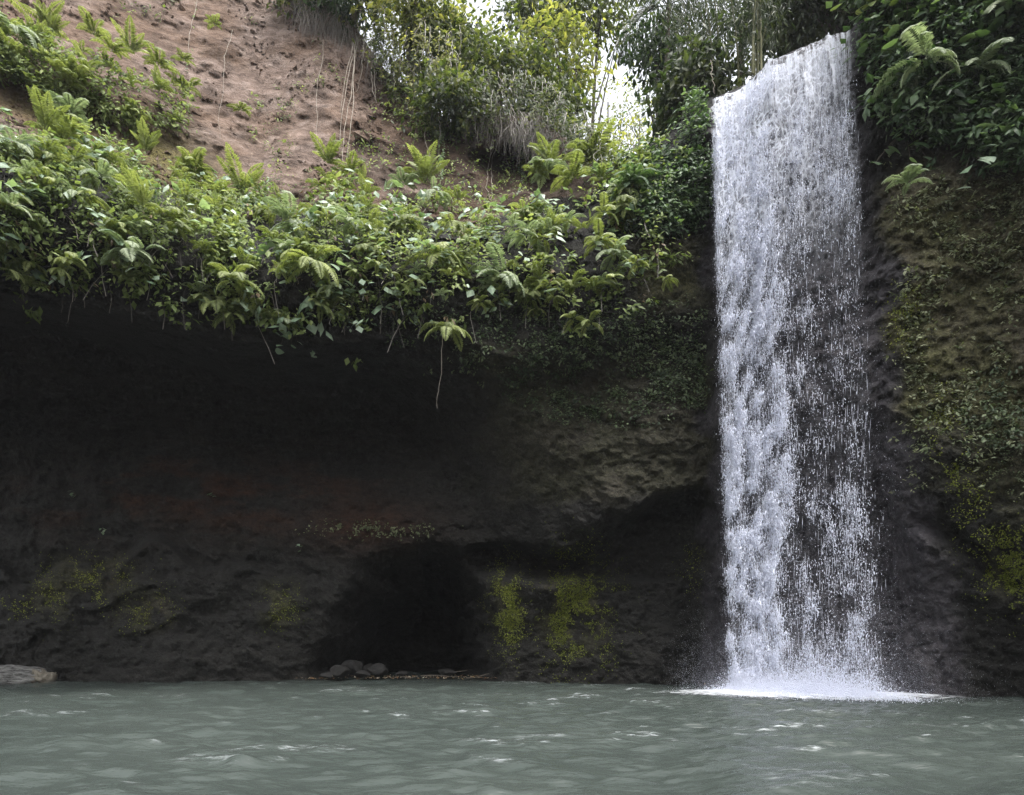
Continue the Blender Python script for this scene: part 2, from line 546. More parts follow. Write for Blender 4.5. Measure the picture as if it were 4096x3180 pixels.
def cliff_base(u, v):
    vt, vl = v_top(u), v_lip(u)
    dt, dl, db = d_top(u), d_lip(u), d_base(u)
    ov = sstep(500 - u, 0, 140)
    soil = dt + 0.038 * (vt - v)
    # upper fern bench on the left
    ub = 25 + 0.33 * np.clip(u, -300, 400) + 12
    soil = soil - 1.3 * np.exp(-((v - ub - 20) / 26.0) ** 2) * sstep(195 - u, 0, 60)
    tb = np.clip((v - vt) / np.maximum(vl - vt, 1), 0, 1)
    bank = dt + (dl - dt) * 1.12 * (np.sin(np.pi * .5 * np.minimum(tb / .5, 1)) * .92 + .08 * tb) + (0.2 + .7 * ov) * sstep(tb, .5, 1.0)
    dl = dl + 0.5 * ov
    dl = dl - 0.12 * (dt - dl) + 0.2 + 0.2 * ov
    under = dl + (db - dl) * sstep((v - vl), -4, 46 + 150 * (1 - ov))
    # dark hollow under the skyline
    soil = soil + 3.2 * sstep(1.15 - np.sqrt(((u - 518 + 9 * np.sin(v * .13)) / 46.0) ** 2 + ((v - 166 + 7 * np.sin(u * .11 + 1)) / 34.0) ** 2), 0, .9)
    # recess swells deeper just below the lip
    under = under + 1.2 * np.exp(-((v - vl - 90) / 50.0) ** 2) * sstep(560 - u, 0, 120)
    # the olive rock shelf left of the fall, with a hollow under it
    sh = curve([(380, 540), (520, 545), (600, 524), (635, 508), (655, 492), (713, 485), (900, 484)])(u)
    shelf = sstep(u, 440, 600) * sstep(v, 300, 360)
    under = under - shelf * (np.maximum(under - (dl + 1.0), 0)) * (1 - sstep(v - sh - 6 * fbm(np.stack([u * .03, v * .03, 0 * u], -1), 3, 205), -4 - 25 * (1 - sstep(u, 540, 660)), 14 + 80 * (1 - sstep(u, 540, 660))))
    D = np.where(v < vt, soil, np.where(v < vl, bank, under))
    # red sloping toe above the cave
    D = D - 0.9 * np.exp(-((u - 370) / 75.0) ** 2 - ((v - 528) / 22.0) ** 2)
    # lower wall steps out a little
    D = D - 0.8 * sstep(v - (560 + 14 * np.sin(u * 0.03) + 10 * np.sin(u * 0.071)), -4, 8) * sstep(320 - u, 0, 60)
    D = D - 0.9 * sstep(v, 574, 584) * sstep(u, 492, 505) * sstep(700 - u, 0, 50)
    # wall behind the fall and to its right
    fr = sstep(u, 700, 722)
    fallw = d_fall(u) + (db - d_fall(u)) * sstep(v, 420, 560)
    D = D * (1 - fr) + fallw * fr
    rr = sstep(u, 850, 905)
    lipv = curve([(850, 470), (880, 475), (960, 505), (1024, 560), (1300, 600)])(u)
    rightw = d_right(u) + (db - d_right(u)) * sstep(v - lipv, -30, 110)
    D = D * (1 - rr) + rightw * rr
    # wedge of rock at the foot on the right
    D = D - 0.9 * sstep((v - 500) - (1000 - u) * 0.0 - (u - 905) * 0.75, 0, 30) * sstep(u, 880, 930)
    # cave
    wq_ = np.stack([u * .025, v * .025, 0 * u], -1)
    wu, wv = u + 12 * fbm(wq_, 3, 201) + 5 * fbm(wq_ * 4, 2, 203), v + 10 * fbm(wq_ + 9, 3, 202)
    xc = 408 + 0.16 * (668 - wv) * sstep(668 - wv, 0, 60)
    hw = np.where(wu < xc, 104, 82)
    m = 1 - ((np.abs(wu - xc) / hw) ** 2.0 + (np.maximum(668 - wv, 0) / 126) ** 2.0) ** .5
    wide = np.where(wu < xc, 0.85, 0.50)
    D = D + 11.0 * sstep(m, -0.04, wide) * sstep(684 - v, 0, 17)
    # crevices in the lower wall
    for pl in CRACKS:
        for (ua, va), (ub_, vb_) in zip(pl[:-1], pl[1:]):
            k_ = (u > min(ua, ub_) - 14) & (u < max(ua, ub_) + 14) & (v > min(va, vb_) - 8) & (v < max(va, vb_) + 26)
            if not k_.any():
                continue
            uk, vk = u[k_], v[k_]
            t_ = np.clip(((uk - ua) * (ub_ - ua) + (vk - va) * (vb_ - va)) / ((ub_ - ua) ** 2 + (vb_ - va) ** 2), 0, 1)
            du, dv = uk - (ua + t_ * (ub_ - ua)), vk - (va + t_ * (vb_ - va))
            d2 = du ** 2 + dv ** 2
            md = sstep(vnoise(np.stack([uk * .09, vk * .09, 0 * uk], -1), 207), -.7, .5)
            add = .26 * md * np.exp(-d2 / 3.0) - .20 * np.exp(-(du / 9) ** 2 - ((dv + 6) / 6) ** 2) + .12 * np.exp(-(du / 9) ** 2 - ((dv - 7) / 7) ** 2)
            D[k_] = D[k_] + np.where(np.abs(add) > 1e-4, add, 0) * .7
    # a flat niche right of the cave roof
    D = D + 2.4 * np.exp(-(((u - 525) / 62.0) ** 4) - ((v - 562 - 4 * np.sin(u * .06)) / 15.0) ** 4)
    return D


def cliff_D(u, v):
    u, v = np.broadcast_arrays(np.asarray(u, float), np.asarray(v, float))
    D = cliff_base(u, v)
    P = at(u, v, D)
    Q = P * np.array([0.32, 0.32, 0.32])
    big = fbm(Q, 3, 3)
    strat = fbm(P * np.array([0.25, 0.3, 1.1]), 4, 9)
    small = fbm(P * 1.5, 4, 21)
    ridge = 1 - np.abs(fbm(P * np.array([0.45, 0.45, 0.7]), 3, 33)) * 2
    lip_hold = np.where((u > 690) & (u < 872), sstep(v - sky_v(u), 2, 40), 1.0)
    soil = sstep(v_top(u) - v, -5, 25) * sstep(640 - u, 0, 60)
    fine = fbm(P * np.array([4.2, 4.2, 5.5]), 3, 27)
    warp = P + 0.5 * np.stack([fbm(P * .9, 2, 41), fbm(P * .9, 2, 42), fbm(P * .9, 2, 43)], -1)
    ledge = np.abs(fbm(warp * np.array([0.55, 0.55, 0.95]), 3, 37))
    crack = np.exp(-(ledge / 0.035) ** 2)
    right = sstep(u, 880, 920)
    a_str = 0.20 * (1 - soil) * (1 - 0.6 * right)
    Pr = np.stack([P[..., 0] * .82 - P[..., 2] * .57, P[..., 1], P[..., 0] * .57 + P[..., 2] * .82], -1)
    gul = fbm(Pr * np.array([0.28, 0.5, 0.95]), 5, 47, .55) - 0.5 * np.clip(1 - np.abs(fbm(Pr * np.array([.2, .4, .7]) + 5, 3, 49)) * 7, 0, 1)
    return D + lip_hold * ((0.75 - .2 * soil) * big + a_str * strat + (0.26 - .14 * soil) * small + 0.17 * fine * (1 - .80 * soil) + 0.20 * soil * gul + 0.30 * soil * fbm(P * np.array([1.1, 1.1, 1.0]) + 40, 5, 53, .6)
                           + 0.07 * (1 - .9 * soil) * fbm(P * 8.5, 2, 29) + 0.07 * crack * (1 - .6 * soil) - 0.12 * np.clip(ridge, 0, 1) ** 4 * (1 - soil))


def surf(u, v, out=0.0):
    """points on the cliff and outward normals"""
    D = cliff_D(u, v)
    P = at(u, v, D)
    e = 3.0
    Pu = at(u + e, v, cliff_D(u + e, v)) - at(u - e, v, cliff_D(u - e, v))
    Pv = at(u, v + e, cliff_D(u, v + e)) - at(u, v - e, cliff_D(u, v - e))
    N = unit(np.cross(Pv, Pu))
    N = np.where((N[..., 1:2] > 0), -N, N)
    return P + N * out, N


uu = np.concatenate([np.linspace(-270, 1100, 760), np.linspace(1104, 2700, 110)])
NR = 430
tt = np.linspace(0, 1, NR)
UU, TT = np.meshgrid(uu, tt)
SV = sky_v(UU)
VV = SV + (738 - SV) * TT
DD = cliff_D(UU, VV)
PP = at(UU, VV, DD)
n0 = fbm(PP * 0.8, 4, 51) * 0.5
n1 = fbm(PP * np.array([.5, .5, .9]), 4, 61)
zsoil = sstep(v_top(UU) - VV + 22 * n1, -6, 14) * sstep(640 - UU, 0, 90)
moss = sstep(UU + 60 * n1, 872, 915) * sstep(VV + 30 * n1, 120, 190) * sstep(500 + (UU - 900) * 0.3 - VV + 60 * n1, 0, 120)
moss = np.maximum(moss, 0.34 * sstep(UU + 60 * n1, 430, 540) * sstep(718 - UU, 0, 12) * sstep(VV + 20 * n1, 330, 380) * sstep(512 - VV + 25 * n1, 0, 30))
moss = np.maximum(moss, 0.8 * np.exp(-((UU - 672) / 36) ** 4 - ((VV - 272) / 38) ** 4))
mossS = np.exp(-((UU - 165) / 48) ** 2 - ((VV - 158 - (UU - 165) * .3) / 26) ** 2)
mossS = np.maximum(mossS, 0.8 * np.exp(-((UU - 60) / 70) ** 2 - ((VV - 118 - (UU - 60) * .3) / 16) ** 2))
red = np.exp(-((UU - 200) / 170) ** 4 - ((VV - 495 - 6 * np.sin(UU * .03)) / 34) ** 2) * sstep(fbm(PP * np.array([.45, .45, 1.3]), 5, 63, .65), -0.2, 0.3)
red = np.maximum(red, np.exp(-((UU - 365) / 60) ** 2 - ((VV - 525) / 24) ** 2))
wet = sstep(UU + 30 * n1, 704, 722) * sstep(914 - UU - 30 * n1 + sstep(VV, 420, 600) * 60 - sstep(300 - VV, 0, 200) * 45, 0, 30)
nmo = fbm(PP * 1.7, 3, 140)
for mu, mv, ru_, rv_ in ((507, 606, 16, 30), (571, 610, 34, 42), (1014, 566, 28, 34), (92, 574, 40, 20), (52, 596, 20, 22), (145, 610, 30, 20), (280, 605, 20, 24)):
    moss = np.maximum(moss, .5 * np.exp(-((UU - mu) / ru_) ** 4 - ((VV - mv) / rv_) ** 4) * sstep(nmo, -.15, .25))
moss = moss * (1 - wet)
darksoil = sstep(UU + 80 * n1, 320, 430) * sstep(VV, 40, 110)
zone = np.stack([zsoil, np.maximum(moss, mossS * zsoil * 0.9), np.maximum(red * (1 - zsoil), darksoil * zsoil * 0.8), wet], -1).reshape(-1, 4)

nc = len(uu)
idx = np.arange(NR * nc).reshape(NR, nc)
quads = np.stack([idx[:-1, :-1], idx[1:, :-1], idx[1:, 1:], idx[:-1, 1:]], -1)
uc = 0.25 * (UU[:-1, :-1] + UU[1:, :-1] + UU[1:, 1:] + UU[:-1, 1:])
vc = 0.25 * (VV[:-1, :-1] + VV[1:, :-1] + VV[1:, 1:] + VV[:-1, 1:])
is_soil = (vc < v_top(uc) + 6 + 5 * np.sin(uc * .11)) & (uc < 620)


def submesh(name, sel, mat):
    f = quads[sel]
    used, inv = np.unique(f, return_inverse=True)
    me = mesh(name, PP.reshape(-1, 3)[used], inv.reshape(-1, 4), mat, {'zone': zone[used]}, True)
    return link(name, me)


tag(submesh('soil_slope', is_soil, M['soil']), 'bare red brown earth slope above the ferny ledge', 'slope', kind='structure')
tag(submesh('cliff', ~is_soil, M['cliff']), 'dark overhanging rock cliff with a cave around the pool', 'cliff', kind='structure')

# hilltop behind the skyline
top = PP[0]
rows = [top]
for dd, dz in ((2.0, 0.25), (8, 0.6), (25, -1.5), (90, -14)):
    q = top.copy()
    s = (q[:, 1] + dd) / q[:, 1]
    q[:, 0] *= s
    q[:, 1] += dd
    q[:, 2] += dz + 0.4 * fbm(q * 0.3, 2, 5)
    rows.append(q)
HT = np.concatenate(rows)
hi = np.arange(len(HT)).reshape(len(rows), nc)
hq = np.stack([hi[:-1, :-1], hi[:-1, 1:], hi[1:, 1:], hi[1:, :-1]], -1).reshape(-1, 4)
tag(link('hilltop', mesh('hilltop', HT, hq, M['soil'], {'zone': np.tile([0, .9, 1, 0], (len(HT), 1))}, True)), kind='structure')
# pool bed and ground, one sheet
g = 160.0
tag(link('ground', mesh('ground', [(-g, -g, -1.6), (g, -g, -1.6), (g, g, -1.6), (-g, g, -1.6)], np.array([[0, 1, 2, 3]]), M["soil"],
                        {'zone': np.tile([0, 0, 1, 0], (4, 1))})), kind='structure')

# ------------------------------------------------------------------ pool water
a = np.linspace(-1.25, 1.25, 620)
yy = np.concatenate([np.linspace(-10, 2, 16)[:-1], 2 * (36 / 2) ** np.linspace(0, 1, 620)])
AA, YY = np.meshgrid(a, yy)
XX = AA * (np.maximum(YY, 0) + 5)
base = np.stack([XX, YY, np.zeros_like(XX)], -1)
fx, fy = 8.2, 18.8
dist = np.sqrt((XX - fx) ** 2 + ((YY - fy)) ** 2)
wpos = base + np.stack([.35 * fbm(base * .6, 2, 75), .25 * fbm(base * .6 + 4, 2, 76), 0 * XX], -1)
W1 = fbm(wpos * np.array([0.60, 1.35, 1]) + 3.1, 3, 71, .42)
W0 = fbm(wpos * np.array([0.22, 0.42, 1]) + 31, 2, 78)
W2 = fbm(wpos * np.array([1.5, 3.0, 1]) + 7, 2, 72)
W3 = fbm(base * np.array([3.6, 6.0, 1]) + 9, 2, 73)
pk = np.clip(1 - np.abs(W1) * 2.2, 0, 1) ** 2
near = 1 / (1 + (dist / 7) ** 2)
ZZ = 0.105 * W1 + 0.07 * W0 + 0.068 * W2 + 0.018 * W3 * (1 + 2.5 * near) + 0.0 * pk
ZZ = ZZ + near * 0.02 * np.sin(dist * 4.5 + 2 * W1)
ZZ = ZZ * 0.85 - 0.03
wi = np.arange(XX.size).reshape(XX.shape)
wq = np.stack([wi[:-1, :-1], wi[:-1, 1:], wi[1:, 1:], wi[1:, :-1]], -1).reshape(-1, 4)
tag(link('water', mesh('water', np.stack([XX, YY, ZZ], -1), wq, M['water'], {'ripple': (0.35 + 0.9 * near).ravel(), 'crest': (sstep(ZZ, np.quantile(ZZ, .78), np.quantile(ZZ, .94)) * sstep(YY, 5.5, 11) * (.35 + .65 * sstep(XX, -9, 2)) * sstep(vnoise(base * np.array([1.0, 2.0, 1]), 79), -.05, .35)).ravel()}, True)),
    'murky grey green pool with low ripples', 'water', kind='structure')

# ------------------------------------------------------------------ waterfall
lip_u = np.array([713, 724, 746, 769, 797, 839, 850.0])
lip_v = np.array([97, 94, 84, 62, 49, 34, 32.0])
LIPZ = 18.0
lip_D = (LIPZ - CAM_H) * F / (VH - lip_v)
lip_X = (lip_u - U0) / F * lip_D
ss = np.linspace(0, 1, len(lip_u))
ss = (lip_u - lip_u[0]) / (lip_u[-1] - lip_u[0])
botL, botR = at(727, 692, 20.2), at(878, 697, 18.4)


def fall_pt(s, fallen, depth=0.0):
    """s 0..1 across the lip, fallen metres, depth jitter (towards the wall +)"""
    s, fallen = np.broadcast_arrays(np.asarray(s, float), np.asarray(fallen, float))
    x0, y0 = np.interp(s, ss, lip_X), np.interp(s, ss, lip_D)
    x0 = x0 + np.where(s > 1, (s - 1) * 3.2, 0) + np.where(s < 0, s * 3.2, 0)
    x1, y1 = botL[0] + s * (botR[0] - botL[0]), botL[1] + s * (botR[1] - botL[1])
    t = np.clip(fallen / LIPZ, 0, 1)
    k = t ** 0.6
    return np.stack([x0 + (x1 - x0) * t, y0 + (y1 - y0) * t - 0.35 * np.sqrt(np.maximum(fallen, 0) / LIPZ) + depth, LIPZ - fallen + (0.10 * vnoise(np.stack([s * 9, s * 0 + 3, s * 0], -1), 84) + .05 * vnoise(np.stack([s * 31, s * 0 + 3, s * 0], -1), 85)) * np.clip(1 - fallen / 4, 0, 1)], -1)


def density(s, f):
    """how much water there is at (s, f)"""
    t = f / LIPZ
    wob = 0.09 * vnoise(np.stack([s * 0, f * 0.35, s * 0 + 1], -1), 80)
    left = sstep(s, -0.03, 0.03) * (1 - sstep(s + wob, 0.34, 0.50))
    mid = sstep(s, 0.36, 0.5) * (1 - sstep(s, 0.93, 1.0))
    spray = (1 - sstep(s, 0.95, 1.0 + 0.32 * t + 0.04)) * sstep(s, 0.9, 1.0) + (1 - sstep(-s, 0.0, 0.06)) * sstep(-s, -0.02, 0.0)
    c1 = fbm(np.stack([s * 15, f * 1.1, s * 0], -1), 4, 81, .65)
    c2 = fbm(np.stack([s * 26, f * 2.0, s * 0 + 4], -1), 3, 82)
    ropes = np.exp(-((s - (0.60 + 0.05 * np.sin(f * .3))) / 0.06) ** 2) + np.exp(-((s - (0.93 - 0.1 * t)) / 0.07) ** 2)
    topd = 1 - sstep(t, 0.08, 0.38)
    m = np.clip(0.04 + 0.17 * topd + 0.24 * np.clip(c1, 0, 1) + 0.16 * ropes * sstep(c1, -0.3, 0.5), 0, 1)
    d = left * np.clip(0.60 + 0.40 * c1, 0.2, 1) + mid * m + 0.06 * spray
    d = d * np.clip(0.50 + 1.7 * c2, 0.06, 1.5)
    return d + 0.25 * sstep(t, 0.9, 1.0) * (left + mid)


wf = thing('waterfall', 'tall white waterfall dropping from the cliff lip into the pool', 'waterfall', (float(fall_pt(.5, LIPZ)[0]), float(fall_pt(.5, LIPZ)[1]), 0))
WB = np.array(wf.location)


def curtain(depth, seed, gain, s0=-0.01, s1=1.01):
    S = np.linspace(s0, s1, 90)
    Fm = np.concatenate([np.linspace(-0.0, 0.5, 8)[:-1], np.linspace(0.5, LIPZ, 170)])
    SS, FF = np.meshgrid(S, Fm)
    P = fall_pt(SS, FF, depth)
    P[..., 1] += 0.10 * fbm(np.stack([SS * 14, FF * 0.5, SS * 0 + seed], -1), 3, seed) * np.minimum(FF, 1)
    P[..., 0] += 0.03 * fbm(np.stack([SS * 14, FF * 0.9, SS * 0 + seed], -1), 2, seed + 5) * np.minimum(FF, 1)
    t = FF / LIPZ
    left = (1 - sstep(SS, 0.30, 0.52))
    right = (1 - left)
    d = density(SS, FF)
    edge = sstep(SS, -0.01, 0.02) * sstep(1.01 - SS, 0, 0.03)
    net = (1 - sstep(t, 0.10, 0.40)) * (0.95 * left + right * (0.58 - 0.30 * sstep(SS, 0.55, 1.0)))
    stk = (1 - sstep(t, 0.0, 0.12)) * 0.85 + left * 0.18 * (1 - .5 * t) + right * 0.03 + .20 * (1 - sstep(t, .1, .4))
    brk = np.clip(d, 0, 1) * sstep(t, 0.06, 0.25) * 0.22
    cov = np.stack([net * edge * gain, stk * edge * gain, brk * edge * gain, np.ones_like(net)], -1).reshape(-1, 4)
    wid = 3.6
    fl = np.stack([SS * wid + seed * 3.7, FF ** 0.85 * 1.25 + seed * 1.9, SS * 0 + seed, SS * 0 + 1], -1).reshape(-1, 4)
    i = np.arange(SS.size).reshape(SS.shape)
    q = np.stack([i[:-1, :-1], i[1:, :-1], i[1:, 1:], i[:-1, 1:]], -1).reshape(-1, 4)
    return P.reshape(-1, 3) - WB, q, cov, fl


for dep, sd, gn in ((0.0, 1, 1.0), (0.28, 2, 0.8)):
    V, q, cov, fl = curtain(dep, sd, gn)
    link('water_curtain', mesh('water_curtain', V, q, M['curtain'], {'cover': cov, 'flow': fl}, True), wf)


def octas(P, L, Wd, axis):
    """elongated drops: octahedra along axis"""
    n = len(P)
    ax = unit(axis)
    ref = np.tile([0.0, 1.0, 0.1], (n, 1))
    b1 = unit(np.cross(ax, ref))
    b2 = np.cross(ax, b1)
    L, Wd = L[:, None], Wd[:, None]
    V = np.stack([P + ax * L * .6, P + b1 * Wd, P + b2 * Wd, P - b1 * Wd, P - b2 * Wd, P - ax * L * .4], 1)
    f = np.array([[0, 1, 2], [0, 2, 3], [0, 3, 4], [0, 4, 1], [5, 2, 1], [5, 3, 2], [5, 4, 3], [5, 1, 4]])
    return V.reshape(-1, 3), (f[None] + (np.arange(n) * 6)[:, None, None]).reshape(-1, 3)


def sample_drops(n, lo=-0.1, hi=1.4):
    s = rng.uniform(lo, hi, n * 9)
    f = rng.uniform(0.3, LIPZ, n * 9)
    p = density(s, f)
    k = rng.uniform(0, 1, len(s)) < p * 0.6
    return s[k][:n], f[k][:n]


s, f = sample_drops(165000)
P = fall_pt(s, f, rng.normal(0.1, 0.22, len(s)))
t = f / LIPZ
grow = sstep(t, 0.0, 0.25)
Wd = rng.gamma(1.6, 0.0034, len(s)) + 0.004
dd_ = density(s, f)
Wd *= (0.6 + 0.4 * grow) * np.clip(0.50 + 0.55 * dd_, .5, 1.1) * np.where((s > .97) | (s < 0), .55, 1)
L = Wd * rng.uniform(3.0, 9.0, len(s))
ax = np.stack([rng.normal(0, .12, len(s)), rng.normal(0, .12, len(s)), np.ones(len(s))], -1)
Vd, Fd = octas(P - WB, L, Wd, ax)
tag(link('droplet_streaks', mesh('droplet_streaks', Vd, Fd, M['drops'], None, True), wf), kind='stuff')
# long thin falling strands
s, f = sample_drops(10000, 0, 1.0)
P = fall_pt(s, f, rng.normal(0.1, 0.2, len(s)))
Wd = rng.uniform(0.0025, 0.0065, len(s))
L = rng.uniform(0.10, 0.50, len(s)) * np.clip(LIPZ - f, .2, 1)
Vd, Fd = octas(P - WB, L, Wd, np.stack([rng.normal(0, .02, len(s)), rng.normal(0, .02, len(s)), np.ones(len(s))], -1))
tag(link('water_strands', mesh('water_strands', Vd, Fd, M['drops'], None, True), wf), kind='stuff')
# bigger tumbling clots of white water
s, f = sample_drops(1500, 0, 1.0)
s, f = s[f > 2.5], f[f > 2.5]
cs = np.repeat(np.arange(len(s)), 9)
P = fall_pt(s[cs], np.minimum(f[cs] + rng.normal(0, .13, len(cs)), LIPZ), 0.1 + rng.normal(0, .12, len(cs)))
P[:, 0] += rng.normal(0, 0.07, len(cs))
Wd = rng.uniform(0.006, 0.019, len(cs))
L = Wd * rng.uniform(1.5, 4, len(cs))
Vd, Fd = octas(P - WB, L, Wd, np.stack([rng.normal(0, .15, len(cs)), rng.normal(0, .15, len(cs)), np.ones(len(cs))], -1))
tag(link('water_clots', mesh('water_clots', Vd, Fd, M['drops'], None, True), wf), kind='stuff')
# splash at the foot
n = 60000
s = rng.normal(.42, .30, n)
s = np.where((s < -.12) | (s > 1.12), rng.uniform(0, 1, n), s)
P = fall_pt(s, LIPZ)
P[:, 1] += rng.normal(-0.2, .55, n)
P[:, 2] = rng.exponential(0.17, n) * np.where((s > 0) & (s < .95), 1.0, .4) + 0.01
P[:, 0] += rng.normal(0, .18, n)
Wd = rng.uniform(0.004, 0.014, n)
L = Wd * rng.uniform(1.2, 3, n)
Vd, Fd = octas(P - WB, L, Wd, np.stack([rng.normal(0, .6, n), rng.normal(0, .4, n), np.ones(n)], -1))
tag(link('splash', mesh('splash', Vd, Fd, M['drops'], None, True), wf), kind='stuff')
# fine mist over the foam
n = 80000
s = rng.normal(.45, .36, n)
P = fall_pt(s, LIPZ)
P[:, 0] = np.clip(P[:, 0], 5.2, 11.6) + rng.normal(0, .3, n)
P[:, 1] += rng.normal(-0.2, .6, n)
P[:, 2] = rng.exponential(0.7, n)
Wd = rng.uniform(0.0015, 0.0045, n)
Vd, Fd = octas(P - WB, Wd * 2.2, Wd, np.stack([rng.normal(0, .3, n), rng.normal(0, .3, n), np.ones(n)], -1))
tag(link('mist', mesh('mist', Vd, Fd, M['drops'], None, True), wf), kind='stuff')
# foam sheet on the pool
fa = np.linspace(-1, 1, 220)
fb = np.linspace(-1, 1, 110)
FA, FB = np.meshgrid(fa, fb)
cx, cy = 0.5 * (botL[0] + botR[0]) + 0.2, 0.5 * (botL[1] + botR[1]) - 0.1
fX, fY = cx + FA * 4.9, cy + FB * 2.3 - FA * 0.75
cov = np.clip(1.5 - np.sqrt(FA ** 2 + FB ** 2) * 1.5, 0, 1.1)
fZ = 0.03 + 0.10 * cov ** 1.5 + 0.05 * fbm(np.stack([fX * 2, fY * 2, fX * 0], -1), 3, 90) * cov
i = np.arange(FA.size).reshape(FA.shape)
fq = np.stack([i[:-1, :-1], i[:-1, 1:], i[1:, 1:], i[1:, :-1]], -1).reshape(-1, 4)
link('foam', mesh('foam', np.stack([fX, fY, fZ], -1).reshape(-1, 3) - WB, fq, M['foam'], {'cover': cov.ravel()}, True), wf)


# ------------------------------------------------------------------ leaves and plants
def leaves(P, T, N, L, W, fold=0.12, droop=0.1):
    """folded leaf blades: two triangles pairs each; returns verts, faces"""
    P, T = np.asarray(P, float), unit(np.asarray(T, float))
    B = unit(np.cross(N, T))
    N = np.cross(T, B)
    L, W = np.asarray(L)[:, None], np.asarray(W)[:, None]
    v0 = P
    v1 = P + T * L * .42 + B * W * .5 - N * fold * W
    v2 = P + T * L - N * droop * L
    v3 = P + T * L * .42 - B * W * .5 - N * fold * W
    v4 = P + T * L * .5 + N * .03 * L
    V = np.stack([v0, v1, v2, v3, v4], 1).reshape(-1, 3)
    f = np.array([[0, 4, 1], [1, 4, 2], [2, 4, 3], [3, 4, 0]])
    n = len(P)
    return V, (f[None] + (np.arange(n) * 5)[:, None, None]).reshape(-1, 3)


def leaf_obj(name, mat, P, T, N, L, W, tint, parent=None, fold=0.12, droop=0.12):
    V, Fc = leaves(P, T, N, L, W, fold, droop)
    return link(name, mesh(name, V, Fc, mat, {'tint': np.repeat(tint, 5)}), parent)


def tube(pts, rad, k=6):
    pts = np.asarray(pts, float)
    n = len(pts)
    rad = np.broadcast_to(np.asarray(rad, float), (n,))
    T = unit(np.gradient(pts, axis=0))
    ref = np.array([0.31, 0.9, 0.2])
    B = unit(np.cross(T, ref))
    C = np.cross(T, B)
    an = np.linspace(0, 2 * np.pi, k, endpoint=False)
    V = pts[:, None] + rad[:, None, None] * (np.cos(an)[None, :, None] * B[:, None] + np.sin(an)[None, :, None] * C[:, None])
    i = np.arange(n * k).reshape(n, k)
    j = np.roll(i, -1, 1)
    q = np.stack([i[:-1], j[:-1], j[1:], i[1:]], -1).reshape(-1, 4)
    return V.reshape(-1, 3), q


class MB:
    def __init__(s):
        s.V, s.F, s.T, s.n = [], {}, [], 0

    def add(s, V, Fc, tint=0.5):
        V = np.asarray(V).reshape(-1, 3)
        Fc = np.asarray(Fc)
        s.V.append(V)
        s.F.setdefault(Fc.shape[1], []).append(Fc + s.n)
        s.T.append(np.broadcast_to(np.asarray(tint, float), (len(V),)))
        s.n += len(V)

    def me(s, name, mat, smooth=False):
        return mesh(name, np.concatenate(s.V), [np.concatenate(f) for f in s.F.values()], mat, {'tint': np.concatenate(s.T)}, smooth)


def frond_geo(kind, seed, L=1.0, pairs=20, wide=0.22):
    r = np.random.default_rng(seed)
    t = np.linspace(0, 1, 14)
    if kind == 'up':
        a0, a1 = R(82), R(28)
    elif kind == 'arch':
        a0, a1 = R(58), R(-48)
    else:
        a0, a1 = R(10), R(-82)
    an = a0 + (a1 - a0) * t ** 1.3
    dx, dz = np.cos(an), np.sin(an)
    x = np.concatenate([[0], np.cumsum((dx[1:] + dx[:-1]) / 2)]) / 13 * L
    z = np.concatenate([[0], np.cumsum((dz[1:] + dz[:-1]) / 2)]) / 13 * L
    y = 0.05 * L * np.sin(t * 2 + seed) * r.uniform(-1, 1)
    pts = np.stack([x, y, z], -1)
    V, q = tube(pts, 0.006 * L * (1.3 - t), 3)
    tp = np.linspace(0.12, 0.985, pairs)
    pp = np.stack([np.interp(tp, t, pts[:, i]) for i in range(3)], -1)
    T = unit(np.gradient(pp, axis=0))
    prof = wide * L * np.sin(np.pi * np.clip(tp, 0, 1) ** 0.75) ** 0.7 + 0.015
    Pn, Tn, Nn, Ln = [], [], [], []
    up = unit(np.cross(T, np.tile([0, 1.0, 0], (pairs, 1))))
    up = np.where(up[:, 2:3] < 0, -up, up)
    for sd in (-1, 1):
        side = np.tile([0, float(sd), 0], (pairs, 1))
        dirn = unit(side + 0.45 * T - 0.22 * up + r.normal(0, .05, (pairs, 3)))
        Pn.append(pp)
        Tn.append(dirn)
        Nn.append(unit(up + r.normal(0, .12, (pairs, 3))))
        Ln.append(prof * r.uniform(.88, 1.08, pairs))
    Ln = np.concatenate(Ln)
    V2, F2 = leaves(np.concatenate(Pn), np.concatenate(Tn), np.concatenate(Nn), Ln, np.full(len(Ln), 0.062 * L), 0.1, 0.16)
    tint = np.repeat(np.clip(r.uniform(.3, .8) + r.normal(0, .1, len(Ln)), 0, 1), 5)
    mb = MB()
    mb.add(V, q, 0.25)
    mb.add(V2, F2, tint)
    return mb


FR = {k: [frond_geo(k, 100 * i + j) for j in range(3)] for i, k in enumerate(('up', 'arch', 'droop'))}
FROND_ME = {(k, m): [g.me('frond', M[m]) for g in FR[k]] for k in FR for m in ('fern', 'fern_pale', 'shade_leaf')}


def rotm(az, tilt=0, roll=0):
    return np.array(Matrix.Rotation(az, 3, 'Z') @ Matrix.Rotation(tilt, 3, 'Y') @ Matrix.Rotation(roll, 3, 'X'))


